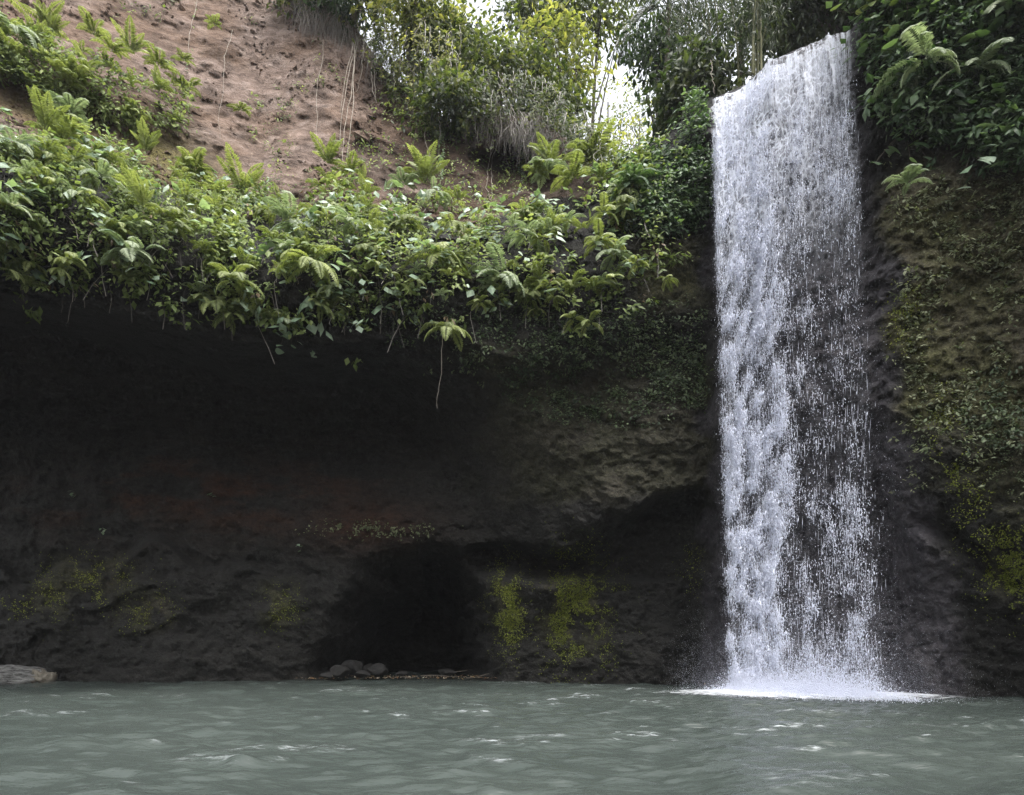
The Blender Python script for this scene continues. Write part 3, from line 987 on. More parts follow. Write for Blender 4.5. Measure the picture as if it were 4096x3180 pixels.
def fern_me(kind, mat, seed, n):
    r = np.random.default_rng(seed)
    mb = MB()
    for i in range(n):
        g = FR[r.choice([kind, kind, 'arch'])][r.integers(3)]
        Mx = rotm(i * 2 * np.pi / n + r.uniform(-.4, .4), r.uniform(-.25, .3), r.uniform(-.3, .3)) * r.uniform(.6, 1.1)
        for V, T in ((np.concatenate(g.V), np.concatenate(g.T)),):
            off = 0
            for Vp, Tp, in zip(g.V, g.T):
                pass
        base = mb.n
        for k, fl in g.F.items():
            mb.F.setdefault(k, []).extend([x + base for x in fl])
        Vall = np.concatenate(g.V) @ Mx.T
        mb.V.append(Vall)
        mb.T.append(np.clip(np.concatenate(g.T) + r.uniform(-.25, .25), 0, 1))
        mb.n += len(Vall)
    return mb.me('fern', M[mat])


def fern(u, v, size, kind, mat, label, group=None, n=6, out=0.12, az=None, spread=2.3):
    """a fern with its own fronds, rooted on the cliff"""
    P, N = surf(np.array([u]), np.array([v]), out)
    P, N = P[0], N[0]
    t = thing('fern', label, 'fern', P, group)
    face = math.atan2(N[1], N[0]) if az is None else az
    r = random.Random(int(u * 31 + v * 7))
    for i in range(n):
        a_ = face + (i - (n - 1) / 2) / max(n - 1, 1) * 2 * spread + r.uniform(-.2, .2)
        k = kind if r.random() < .75 else 'arch'
        link('frond', r.choice(FROND_ME[(k, mat)]), t, None, (r.uniform(-.25, .25), r.uniform(-.25, .40), a_), size * r.uniform(.55, 1.1))
    return t


# broad leaf proto: heart shaped blade with raised midrib
def heart(L=1.0, Wd=0.8):
    t = np.linspace(0, 1, 8)
    wv = Wd * .5 * np.sin(np.pi * t ** 0.62) ** 0.85
    wv[0] = 0.02
    wv[-1] = 0
    mid = np.stack([t * L, t * 0, -0.22 * L * t ** 2 + 0.05 * L * np.sin(np.pi * t)], -1)
    le = mid + np.stack([-0.12 * L * (1 - t), wv, -0.10 * wv + 0 * t], -1)
    ri = mid + np.stack([-0.12 * L * (1 - t), -wv, -0.10 * wv + 0 * t], -1)
    V = np.concatenate([mid, le, ri])
    i = np.arange(7)
    q = np.concatenate([np.stack([i, i + 1, i + 9, i + 8], -1), np.stack([i, i + 16, i + 17, i + 1], -1)])
    return V, q


HV, HQ = heart()
HEART_ME = {m: [mesh('leaf', HV, HQ, M[m], {'tint': np.full(len(HV), tv)}, True) for tv in (.3, .55, .85)] for m in ('broad', 'shade_leaf', 'under')}


def broad_plant(u, v, size, nl, mat, label, group=None, out=0.25, spread=0.45, name='broad_leaf_plant', cat='plant', parts=True):
    P, N = surf(np.array([u]), np.array([v]), 0.0)
    P, N = P[0], N[0]
    t = thing(name, label, cat, P, group)
    r = random.Random(int(u * 17 + v * 5))
    mb = MB()
    lm = MB()
    for i in range(nl):
        d = np.array([r.gauss(0, spread), r.gauss(0, spread * .5), r.gauss(0, spread * .7)]) + N * out * r.uniform(.5, 1.6) + np.array([0, 0, .08])
        pts = np.array([[0, 0, 0], d * .5 + np.array([0, 0, .06]), d])
        V, q = tube(pts, 0.007, 3)
        mb.add(V, q)
        face = math.atan2(N[1], N[0]) + r.gauss(0, .8)
        rot = (r.gauss(0, .25), r.uniform(-.05, .75), face)
        sc = size * r.uniform(.6, 1.15)
        if parts:
            link('leaf', r.choice(HEART_ME[mat]), t, d, rot, sc)
        else:
            Mx = np.array(Matrix.Rotation(face, 3, 'Z') @ Matrix.Rotation(rot[1], 3, 'Y') @ Matrix.Rotation(rot[0], 3, 'X'))
            lm.add((HV * sc) @ Mx.T + d, HQ, r.random())
    link('stem', mb.me('stem', M['bark']), t)
    if not parts:
        link('foliage', lm.me('foliage', M[mat], True), t)
    return t


def in_poly_sample(n, fn, u0, u1, v0, v1):
    u = rng.uniform(u0, u1, n)
    v = rng.uniform(v0, v1, n)
    k = rng.uniform(0, 1, n) < fn(u, v)
    return u[k], v[k]


def carpet(name, label, cat, mat, u, v, per, Lr, out, spread, aspect=0.6, down=0.50, upn=0.75, tint_f=None):
    """ground cover: clumps of small leaves growing out of the cliff at the given places"""
    P, N = surf(u, v)
    n = len(u)
    lift = rng.uniform(0.2, 1.0, n)[:, None] * out
    C = P + N * lift + np.array([0, 0, 1.0]) * lift * 0.25
    k = np.repeat(np.arange(n), per)
    m = len(k)
    sz = rng.uniform(Lr[0], Lr[1], n)[k] * rng.uniform(.6, 1.2, m)
    Q = C[k] + rng.normal(0, spread, (m, 3)) * np.array([1, .6, .55])
    Nh = N[k] * np.array([1, 1, .25])
    T = Nh * 0.75 + rng.normal(0, .48, (m, 3)) * np.array([1.25, .8, .8]) + np.array([0, 0, -down])
    Nn = np.array([0, 0, upn]) + Nh * 0.6 + rng.normal(0, .22, (m, 3))
    ct = rng.uniform(0, 1, n) if tint_f is None else tint_f(u, v)
    tint = np.clip(ct[k] + rng.normal(0, .16, m), 0, 1)
    o = leaf_obj(name, M[mat], Q, T, unit(Nn), sz, sz * aspect * rng.uniform(.8, 1.2, m), tint)
    return tag(o, label, cat, kind='stuff')


def bank_mask(u, v):
    tb = (v - v_top(u)) / (v_lip(u) - v_top(u))
    P = at(u, v, 22 + 0 * u)
    n = fbm(P * 0.9, 3, 101)
    n2 = fbm(P * np.array([1.6, 1.6, 2.6]), 2, 102)
    edge = sstep(tb, -0.05, 0.04) * (1 - sstep(tb + 0.30 * n, 0.90, 1.05))
    return edge * (1 - .62 * sstep(tb, .3, 1)) * np.clip(0.46 + 2.0 * n + 1.2 * n2, 0.02, 1) * (1 - sstep(u, 640, 700))


def top_tint(u, v):
    tb = (v - v_top(u)) / (v_lip(u) - v_top(u))
    P = at(u, v, 22 + 0 * u)
    return np.clip(0.50 + 0.55 * fbm(P * 1.2, 3, 120) + rng.normal(0, .12, len(u)) - 0.10 * sstep(tb, .3, 1), 0, 1)  # lower leaves tinted darker: shade down the bank put into the colour


u, v = in_poly_sample(13000, bank_mask, -120, 700, 90, 400)
carpet('undergrowth', 'dense green undergrowth covering the cliff ledge', 'undergrowth', 'under', u, v, 8, (0.09, 0.30), 0.75, 0.15, 0.55, tint_f=top_tint)


def upper_mask(u, v):
    mid = 42 + 0.33 * u + 12
    n = fbm(at(u, v, 23 + 0 * u) * 0.9, 3, 103)
    return sstep(26 + 10 * n - np.abs(v - mid - 12), 0, 10) * (1 - sstep(u, 165, 200)) * np.clip(.75 + n, .2, 1)


u, v = in_poly_sample(5200, upper_mask, -120, 205, -20, 160)
carpet('undergrowth', 'green undergrowth on the upper bench of the earth slope', 'undergrowth', 'under', u, v, 8, (0.10, 0.30), 0.7, 0.13, 0.55,
       tint_f=lambda u, v: np.clip(.5 + .5 * fbm(at(u, v, 23 + 0 * u) * 1.2, 3, 121) + rng.normal(0, .12, len(u)), 0, 1))


def ivy_mask(u, v):
    n = fbm(at(u, v, 22 + 0 * u) * 0.8, 3, 105)
    lo = curve([(370, 346), (450, 385), (520, 420), (600, 440), (660, 430), (713, 420)])(u)
    return sstep(lo + 45 * n - v, 0, 70) * sstep(v, 290, 340) * sstep(u, 365, 420) * (1 - sstep(u, 708, 718)) * np.clip(.55 + n, .05, 1)


u, v = in_poly_sample(13000, ivy_mask, 360, 718, 290, 500)
carpet('ivy', 'dark small leaved ivy clinging below the ledge beside the waterfall', 'ivy', 'ivy', u, v, 5, (0.07, 0.16), 0.22, 0.10, 0.6)


def beside_mask(u, v):
    n = fbm(at(u, v, 22 + 0 * u) * 0.8, 3, 106)
    return sstep(u + 25 * n - 60 * sstep(172 - v, 0, 20), 605, 640) * (1 - sstep(u, 706, 714)) * sstep(v - sky_v(u), -3, 4) * sstep(240 - 0.35 * (u - 640) + 18 * n - v, 0, 22) * np.clip(.75 + n, .1, 1)


u, v = in_poly_sample(5200, beside_mask, 610, 716, 85, 270)
carpet('hanging_foliage', 'dark leafy growth hanging beside the top of the waterfall', 'foliage', 'shade_leaf', u, v, 7, (0.10, 0.26), 0.5, 0.13, 0.55)


def right_top_mask(u, v):
    n = fbm(at(u, v, 17 + 0 * u) * 0.9, 3, 107)
    edge = curve([(850, -5), (865, 60), (885, 130), (930, 160), (1024, 170), (1100, 180)])(u)
    return sstep(edge + 14 * n - v, 0, 18) * sstep(u, 850, 864) * np.clip(.8 + n, .2, 1)


u, v = in_poly_sample(6000, right_top_mask, 848, 1120, -70, 200)
carpet('hanging_foliage', 'dark broad foliage draping the top of the right hand cliff', 'foliage', 'shade_leaf', u, v, 7, (0.12, 0.40), 0.8, 0.17, 0.5)


def seedling_mask(u, v):
    n = fbm(at(u, v, 17 + 0 * u) * 0.9, 3, 108)
    return sstep(u - 0.06 * v + 14 * n, 862, 892) * sstep(v, 140, 175) * sstep(540 - v, 0, 230) * np.clip(.38 + 1.7 * n, .03, 1)


u, v = in_poly_sample(7000, seedling_mask, 866, 1110, 130, 540)
carpet('seedlings', 'pale seedlings scattered over the mossy right hand wall', 'seedlings', 'seedling', u, v, 4, (0.06, 0.16), 0.12, 0.05, 0.5, down=.25)
u, v = in_poly_sample(1500, lambda u, v: .7 * np.exp(-((u - 1005) / 34) ** 2 - ((v - 430) / 38) ** 2), 930, 1100, 350, 520)
carpet('seedlings', 'dark leafy creeper tangle at the foot of the mossy right wall', 'creeper', 'ivy', u, v, 6, (0.07, 0.17), 0.25, 0.10, 0.6)


def soil_mask(u, v):
    n = fbm(at(u, v, 26 + 0 * u) * 0.55, 3, 109)
    return sstep(v_top(u) - v, 0, 6) * sstep(v - sky_v(u), 0, 8) * (1 - sstep(u, 600, 640)) * np.clip(n * 2.0 - .05 + .5 * sstep(u, 340, 420), 0, 1)


u, v = in_poly_sample(7000, soil_mask, -100, 640, -40, 220)
carpet('weeds', 'sparse small weeds rooted in the bare earth slope', 'weeds', 'under', u, v, 5, (0.07, 0.22), 0.22, 0.10, 0.5)


def brow_mask(u, v):
    n = fbm(at(u, v, 28 + 0 * u) * 0.7, 3, 110)
    d = v - sky_v(u)
    return sstep(d, -3, 3) * sstep(np.where(u > 395, 15, 32) + 16 * n - d, 0, 16) * sstep(u, 275, 300) * (1 - sstep(u, 600, 630)) * np.clip(.8 + n, .2, 1)


u, v = in_poly_sample(4200, brow_mask, 270, 630, -60, 250)
carpet('brow_foliage', 'leafy growth hanging over the brow above the earth slope', 'foliage', 'tree', u, v, 7, (0.12, 0.32), 0.9, 0.18, 0.5)
def clod_mask(u, v):
    n = fbm(at(u, v, 26 + 0 * u) * .7, 4, 151)
    return sstep(v_top(u) - v, -2, 6) * sstep(v - sky_v(u), 0, 8) * (1 - sstep(u, 560, 600)) * np.clip(2.2 * n - .1, 0, 1)


u, v = in_poly_sample(16000, clod_mask, -60, 600, -60, 225)
P, N = surf(u, v, 0.0)
sz = rng.gamma(1.6, .035, len(u)) + .015
Vc, Fc_ = octas(P, sz * rng.uniform(.7, 1.4, len(u)), sz * rng.uniform(.6, 1.2, len(u)), rng.normal(0, 1, (len(u), 3)))
Vc += rng.normal(0, 1, Vc.shape) * np.repeat(sz, 6)[:, None] * .28
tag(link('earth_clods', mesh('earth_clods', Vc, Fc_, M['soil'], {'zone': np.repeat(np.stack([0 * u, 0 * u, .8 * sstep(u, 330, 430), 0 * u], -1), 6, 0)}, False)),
    'crumbly clods and small stones clinging to the bare earth slope', 'clods', kind='stuff')
u, v = in_poly_sample(1300, bank_mask, -120, 660, 90, 400)
carpet('broad_undergrowth', 'pale broad leaves mixed through the ledge greenery', 'undergrowth', 'broad', u, v, 4, (0.18, 0.46), 0.95, 0.18, 0.75)
u, v = in_poly_sample(700, bank_mask, -120, 660, 90, 400)
carpet('dead_leaves', 'withered brown leaves caught in the ledge greenery', 'dead leaves', 'dead', u, v, 4, (0.12, 0.30), 0.7, 0.12, 0.45, down=.9)


def stem_tangle(name, label, u, v, lr, rad, mat, out):
    P, N = surf(u, v, 0.05)
    mb = MB()
    for i in range(len(u)):
        l = rng.uniform(*lr)
        s_ = np.linspace(0, 1, 6)
        p = P[i] + np.outer(s_, N[i] * rng.uniform(.2, 1) * out) + np.stack([rng.normal(0, .25) * s_ + .05 * np.sin(s_ * 6 + i), .05 * np.cos(s_ * 5 + i), -l * s_ ** 1.6 + .2 * np.sin(s_ * 3)], -1)
        V, q = tube(p, rad * rng.uniform(.6, 1.3), 3)
        mb.add(V, q, rng.uniform())
    return tag(link(name, mb.me(name, M[mat])), label, 'stems', kind='stuff')


u, v = in_poly_sample(2300, bank_mask, -120, 690, 90, 400)
stem_tangle('stems', 'thin brown stems tangled through the ledge greenery', u, v, (.3, 1.2), .008, 'dry', .8)
u, v = in_poly_sample(1500, lambda u, v: brow_mask(u, v) * sstep(u, 290, 330), 270, 630, -60, 250)
stem_tangle('roots', 'fine pale rootlets hanging from the brow over the earth slope', u, v, (.5, 2.4), .009, 'dry', .5)


def drapes(name, label, cat, n, u0, u1, seed, mat, lr=(.8, 3.4), leafy=26, up=(0, 45)):
    r = np.random.default_rng(seed)
    st, P_, T_, L_, tn = MB(), [], [], [], []
    for i in range(n):
        u = r.uniform(u0, u1)
        v = float(sky_v(u)) - r.uniform(*up)
        D = float(cliff_D(np.array([u]), np.array([float(sky_v(u)) + 6]))[0]) - r.uniform(.2, 1.6)
        B = at(u, v, D)
        l = r.uniform(*lr)
        s_ = np.linspace(0, 1, 9)
        p = B + np.stack([.10 * np.cumsum(r.normal(0, .5, 9)) , -.3 * np.sin(s_ * 2.2) * r.uniform(0, 1) + 0 * s_, -l * s_], -1)
        V, q = tube(p, .011 * (1.2 - .6 * s_), 3)
        st.add(V, q, r.uniform())
        m = int(leafy * l * r.uniform(.1, 1.2))
        k = r.uniform(0, 1, m)
        P_.append(np.stack([np.interp(k, s_, p[:, c]) for c in range(3)], -1) + r.normal(0, .10, (m, 3)))
        T_.append(np.stack([r.normal(0, .6, m), r.normal(-.5, .35, m), -r.uniform(.2, 1, m)], -1))
        L_.append(r.uniform(.10, .30, m))
        tn.append(np.clip(r.uniform(.1, .9) + r.normal(0, .15, m), 0, 1))
    P_, T_, L_, tn = np.concatenate(P_), np.concatenate(T_), np.concatenate(L_), np.concatenate(tn)
    leaf = leaf_obj(name, M[mat], P_, T_, unit(r.normal(0, .3, P_.shape) + np.array([0, -.5, .8])), L_, L_ * .55, tn)
    tag(leaf, label, cat, kind='stuff')
    tag(link('creeper_stems', st.me('creeper_stems', M['dry'])), 'bare stems of the ' + label, 'stems', kind='stuff')


drapes('creepers', 'leafy creepers draped over the brow below the skyline trees', 'creepers', 190, 375, 605, 61, 'tree', (.4, 1.7), 26, (0, 50))
drapes('creepers', 'sunlit creepers hanging at the top left end of the tree line', 'creepers', 80, 345, 470, 62, 'tree_light', (.6, 2.2), 22, (20, 95))
# ferns standing on their own ------------------------------------------------------------------
HERO = [
    (10, 21, 1.2, 'arch', 'fern', 'bright yellow green fern in the top left corner of the upper bench'),
    (13, 55, 1.25, 'droop', 'fern_pale', 'pale feathery fern drooping at the left edge of the upper bench'),
    (45, 50, 1.1, 'up', 'fern', 'upright yellow green fern on the upper bench against bare earth'),
    (70, 57, 0.95, 'up', 'fern', 'single spear like bright fern on the crest of the upper bench'),
    (89, 57, 1.15, 'arch', 'fern', 'broad fan shaped fern in the middle of the upper bench'),
    (110, 76, 0.9, 'arch', 'fern', 'low bushy fern between the fan shaped fern and the leaning one'),
    (126, 75, 1.1, 'up', 'fern', 'tall leaning bright fern near the lower end of the upper bench'),
    (156, 90, 1.15, 'arch', 'fern', 'spreading fern with comb like fronds at the tip of the upper bench'),
    (73, 137, 1.1, 'arch', 'fern_pale', 'open dark stemmed fern in the gap between the two green benches'),
    (47, 160, 1.1, 'up', 'fern', 'large bright fern crowning the left end of the main ledge'),
    (68, 163, 1.15, 'arch', 'fern', 'arching bright fern just right of the one crowning the left ledge'),
    (39, 180, 1.0, 'droop', 'fern', 'dome shaped fern hanging below the crown of the left ledge'),
    (58, 192, 0.9, 'droop', 'fern_pale', 'pale fern hanging straight down on the left ledge'),
    (10, 170, 1.2, 'droop', 'fern_pale', 'whitish drooping fern at the left edge of the main ledge'),
    (104, 203, 1.0, 'droop', 'fern_pale', 'two pale fronds drooping on the left slope of the ledge'),
    (32, 228, 0.95, 'droop', 'fern', 'round yellow green fern low on the far left of the ledge'),
    (136, 246, 1.2, 'droop', 'fern_pale', 'large whitish fern hanging over dark shade on the left ledge'),
    (144, 230, 1.0, 'up', 'fern', 'thin upright frond fern above the large whitish hanging fern'),
    (143, 176, 1.0, 'up', 'fern', 'small upright fern at the foot of the green stained earth'),
    (78, 252, 0.8, 'droop', 'fern', 'small fern in deep shade on the lower left ledge'),
    (209, 190, 1.2, 'up', 'fern', 'fan of upright bright ferns on the ledge rim below bare earth'),
    (186, 190, 1.15, 'arch', 'fern', 'bright fern leaning left at the rim beside the upright fan'),
    (248, 200, 1.5, 'up', 'fern', 'tallest leaning yellow green fern on the ledge rim'),
    (274, 211, 1.3, 'droop', 'fern_pale', 'wide pale fern arching to the right below the tallest rim fern'),
    (329, 186, 1.2, 'up', 'fern', 'tall bright fern at the foot of the long hanging roots'),
    (349, 194, 1.0, 'arch', 'fern', 'yellow fern just right of the foot of the hanging roots'),
    (430, 203, 1.45, 'up', 'fern', 'narrow dark ribbed frond fern standing beside the leafy vine'),
    (400, 205, 1.1, 'arch', 'fern_pale', 'pale arched fern left of the narrow standing frond'),
    (432, 217, 1.1, 'droop', 'fern_pale', 'pair of whitish drooping fronds below the narrow standing frond'),
    (307, 243, 1.35, 'droop', 'fern_pale', 'big pale fern with three hanging fronds in the middle of the ledge'),
    (305, 274, 1.35, 'droop', 'fern', 'large bright hanging fern above the pale broad leaves'),
    (230, 278, 1.2, 'droop', 'fern', 'bright spreading fern low on the ledge over dark shade'),
    (450, 250, 1.2, 'droop', 'fern', 'umbrella like fern right of the middle of the ledge'),
    (426, 270, 1.45, 'droop', 'fern', 'long hanging fern with overlapping fronds right of the middle'),
    (408, 248, 1.0, 'droop', 'fern', 'fan like yellow green fern left of the umbrella like fern'),
    (337, 304, 0.85, 'droop', 'fern_pale', 'single pale frond fern in shade near the overhang edge'),
    (206, 318, 1.05, 'droop', 'fern', 'dull green fern with two fronds hanging below the overhang edge'),
    (242, 336, 0.8, 'droop', 'fern', 'lone yellowish fern dangling lowest over the black recess'),
    (444, 312, 1.1, 'droop', 'fern', 'hanging fern at the top of the thin dangling thread'),
    (358, 250, 1.0, 'droop', 'fern_pale', 'soft pale fern between the broad leaves and the fan like fern'),
    (567, 182, 1.5, 'up', 'fern', 'tall pointed fern spear on the right end of the ledge rim'),
    (553, 195, 1.35, 'arch', 'fern_pale', 'large pale arching fern left of the tall pointed spear'),
    (600, 182, 1.7, 'arch', 'fern', 'big soft yellow fern glowing below the bright gap in the trees'),
    (582, 200, 1.3, 'arch', 'fern', 'dense yellow green fern between the spear and the glowing fern'),
    (536, 198, 1.0, 'arch', 'fern', 'low bright fern at the foot of the dark earth hollow'),
    (496, 288, 1.35, 'droop', 'fern_pale', 'blue green fern spreading at the bottom of the ledge'),
    (527, 260, 1.0, 'droop', 'fern_pale', 'grey green fern right of the middle of the ledge'),
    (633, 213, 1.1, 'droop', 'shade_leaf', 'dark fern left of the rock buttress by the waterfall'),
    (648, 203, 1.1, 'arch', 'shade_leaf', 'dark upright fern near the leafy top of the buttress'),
    (615, 229, 1.0, 'droop', 'fern', 'olive fern hanging below the big glowing fern'),
    (600, 260, 1.0, 'droop', 'fern', 'dull fern hanging low on the right end of the ledge'),
    (621, 270, 1.0, 'droop', 'fern_pale', 'greyish fern beside the bare rock of the buttress'),
    (447, 106, 1.3, 'arch', 'fern', 'bright fern high on the brow among dark earth'),
    (463, 122, 1.0, 'droop', 'fern', 'hanging fern just below the bright fern on the brow'),
    (183, 82, 0.62, 'arch', 'fern', 'small fern alone on the bare earth right of the upper bench'),
    (219, 47, 0.62, 'arch', 'fern', 'small pale fern high on the bare earth slope'),
    (242, 132, 0.62, 'arch', 'fern', 'fern clump low on the bare earth above the ledge rim'),
    (925, 90, 1.3, 'droop', 'fern_pale', 'large whitish fern frond spreading on the right hand cliff'),
    (981, 52, 1.5, 'droop', 'fern_pale', 'largest pale fern in the top right foliage'),
    (950, 82, 1.2, 'droop', 'fern_pale', 'pale fern between the two largest ferns on the right'),
    (928, 24, 0.9, 'up', 'fern', 'small yellow green fern near the top of the right hand cliff'),
    (928, 186, 0.75, 'arch', 'fern_pale', 'small pale fern alone on the mossy right hand wall'),
]
for (u, v, s_, k_, m_, lab) in HERO:
    right = u > 850
    fern(u, v, s_ * (0.95 if not right else 1.0), k_, m_, lab, n=(8 if k_ == 'up' else 9), out=0.75 if not right else 0.9)

FERN_VAR = [fern_me('up', 'fern', 501, 6), fern_me('arch', 'fern', 502, 7), fern_me('droop', 'fern', 503, 7), fern_me('droop', 'fern_pale', 504, 6), fern_me('arch', 'fern', 505, 6), fern_me('droop', 'fern', 506, 5)]


def scatter_ferns(n, fn, box, label, group, sizes, rng_seed):
    r = np.random.default_rng(rng_seed)
    u = r.uniform(box[0], box[1], n * 12)
    v = r.uniform(box[2], box[3], n * 12)
    k = r.uniform(0, 1, n * 12) < fn(u, v)
    u, v = u[k][:n], v[k][:n]
    P, N = surf(u, v, 0.62)
    for i in range(len(u)):
        tb = (v[i] - v_top(u[i])) / max(v_lip(u[i]) - v_top(u[i]), 1)
        j = r.choice([0, 1, 4]) if tb < 0.15 else r.choice([1, 2, 3, 4, 5, 2])
        o = link('fern', FERN_VAR[j], None, P[i], (r.uniform(-.25, .1), r.uniform(-.2, .2), r.uniform(0, 6.28)), r.uniform(*sizes))
        tag(o, label, 'fern', group)


def zone_u(a_, b_):
    return lambda u, v: bank_mask(u, v) * (u >= a_) * (u < b_)


scatter_ferns(62, zone_u(-60, 175), (-60, 175, 110, 330), 'ordinary green fern in the crowd on the left third of the ledge', 'ferns crowding the left of the ledge', (.4, .8), 1)
scatter_ferns(75, zone_u(175, 390), (175, 390, 170, 350), 'ordinary green fern in the crowd on the middle of the ledge', 'ferns crowding the middle of the ledge', (.4, .8), 2)
scatter_ferns(75, zone_u(390, 660), (390, 660, 160, 390), 'ordinary green fern in the crowd on the right of the ledge', 'ferns crowding the right of the ledge', (.4, .8), 3)
scatter_ferns(36, upper_mask, (-60, 200, -20, 140), 'ordinary fern in the crowd on the upper bench', 'ferns crowding the upper bench', (.45, .85), 4)

# broad leaved plants ------------------------------------------------------------------
for (u, v, sz, nl, m_, sp, lab) in [
    (283, 257, .36, 12, 'broad', .42, 'cluster of pale blue green broad leaves in the middle of the ledge'),
    (352, 275, .34, 11, 'broad', .42, 'round bluish leaves in a cluster right of the large hanging fern'),
    (329, 284, .34, 6, 'broad', .30, 'three big heart leaves beside the bluish cluster'),
    (226, 260, .32, 5, 'broad', .30, 'few blue green leaves left of the pale broad leaf cluster'),
    (289, 322, .24, 18, 'broad', .45, 'trailing plant with many small pale leaves along the overhang edge'),
    (318, 302, .26, 12, 'broad', .40, 'pale leafy plant just above the trailing plant'),
    (39, 207, .44, 5, 'broad', .25, 'four round mint leaves in a cross on the left ledge'),
    (141, 258, .36, 4, 'broad', .28, 'two oval pale leaves under the large whitish hanging fern'),
    (10, 131, .46, 4, 'broad', .28, 'large round pale leaves at the left edge between the benches'),
    (476, 246, .34, 5, 'broad', .30, 'pair of small blue green leaves right of the umbrella like fern'),
    (540, 236, .36, 7, 'broad', .36, 'dark glossy leaves above the grey green fern'),
    (567, 214, .30, 9, 'broad', .36, 'glossy leaves under the dense yellow green fern'),
    (470, 282, .30, 9, 'broad', .40, 'bluish leaves left of the blue green fern'),
    (972, 152, .42, 9, 'broad', .35, 'pale broad leaf plant jutting from the mossy right wall'),
    (1014, 112, .46, 9, 'broad', .40, 'tall stalk of large pale leaves at the right edge'),
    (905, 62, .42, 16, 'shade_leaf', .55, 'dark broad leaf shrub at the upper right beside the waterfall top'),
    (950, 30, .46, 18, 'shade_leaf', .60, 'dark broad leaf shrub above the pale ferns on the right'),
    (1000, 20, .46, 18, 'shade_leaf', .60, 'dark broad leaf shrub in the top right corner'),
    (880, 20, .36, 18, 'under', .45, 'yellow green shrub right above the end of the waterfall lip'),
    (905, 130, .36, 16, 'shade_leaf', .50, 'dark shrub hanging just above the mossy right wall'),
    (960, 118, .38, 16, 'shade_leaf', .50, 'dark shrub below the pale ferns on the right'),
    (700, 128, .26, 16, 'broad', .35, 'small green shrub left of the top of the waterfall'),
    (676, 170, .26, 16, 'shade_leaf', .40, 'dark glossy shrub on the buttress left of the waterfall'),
    (650, 190, .28, 14, 'broad', .40, 'bluish shrub below the bright gap in the trees'),
]:
    broad_plant(u, v, sz, nl, m_, lab, out=.45 if u < 850 else .7, spread=sp)


# ------------------------------------------------------------------ trees
def tree(u, v, D, rx, rz, nl, mat, label, name='broadleaf_tree', cat='tree', leafL=(.18, .42), base_v=None, clumps=70, group=None, seed=0, aspect=.5):
    r = np.random.default_rng(seed + int(u * 3 + v))
    C = at(u, v, D)
    uh = np.clip(u, -200, 1290)
    basez = min(C[2] - rz * 1.1, CAM_H + (VH - float(sky_v(uh))) / F * float(cliff_D(uh, sky_v(uh))) + 0.2)
    B = np.array([C[0] + r.uniform(-.6, .6), C[1] + .3, basez])
    t = thing(name, label, cat, B, group)
    Cl = C - B
    # trunk and limbs
    mb = MB()
    n = 10
    s_ = np.linspace(0, 1, n)[:, None]
    bend = np.array([r.uniform(-.5, .5), 0, 0])
    pts = s_ * (Cl + np.array([0, 0, rz * .3])) + np.sin(s_ * np.pi) * bend
    V, q = tube(pts, np.linspace(.17, .05, n) * (rx / 2.5) ** .5, 7)
    mb.add(V, q)
    ends = []
    for i in range(9):
        s0 = r.uniform(.45, .95)
        p0 = np.array([np.interp(s0, s_[:, 0], pts[:, j]) for j in range(3)])
        d = unit(r.normal(0, 1, 3) * np.array([1, 1, .6]))
        p1 = Cl + d * np.array([rx, rx, rz]) * r.uniform(.55, .95)
        pm = (p0 + p1) / 2 + np.array([0, 0, .3])
        V, q = tube([p0, pm, p1], [.05, .035, .012], 5)
        mb.add(V, q)
        ends.append(p1)
    link('trunk', mb.me('trunk', M['bark'], True), t)
    # crown clumps
    d = unit(r.normal(0, 1, (clumps, 3)))
    cc = Cl + d * np.array([rx, rx, rz]) * (r.uniform(.15, 1, (clumps, 1)) ** .45)
    k = r.integers(0, clumps, nl)
    cs = r.uniform(.25, .6, clumps)[k][:, None]
    Q = cc[k] + r.normal(0, 1, (nl, 3)) * cs * np.array([1, 1, .55])
    T = (Q - Cl) * .25 + r.normal(0, .6, (nl, 3)) + np.array([0, 0, -.55])
    N = unit(r.normal(0, .5, (nl, 3)) + np.array([0, -.15, 1]))
    L = r.uniform(leafL[0], leafL[1], nl)
    tint = np.clip(r.uniform(.1, .9, clumps)[k] + r.normal(0, .15, nl), 0, 1)
    leaf_obj('crown', M[mat], Q, T, N, L, L * aspect, tint, t)
    return t


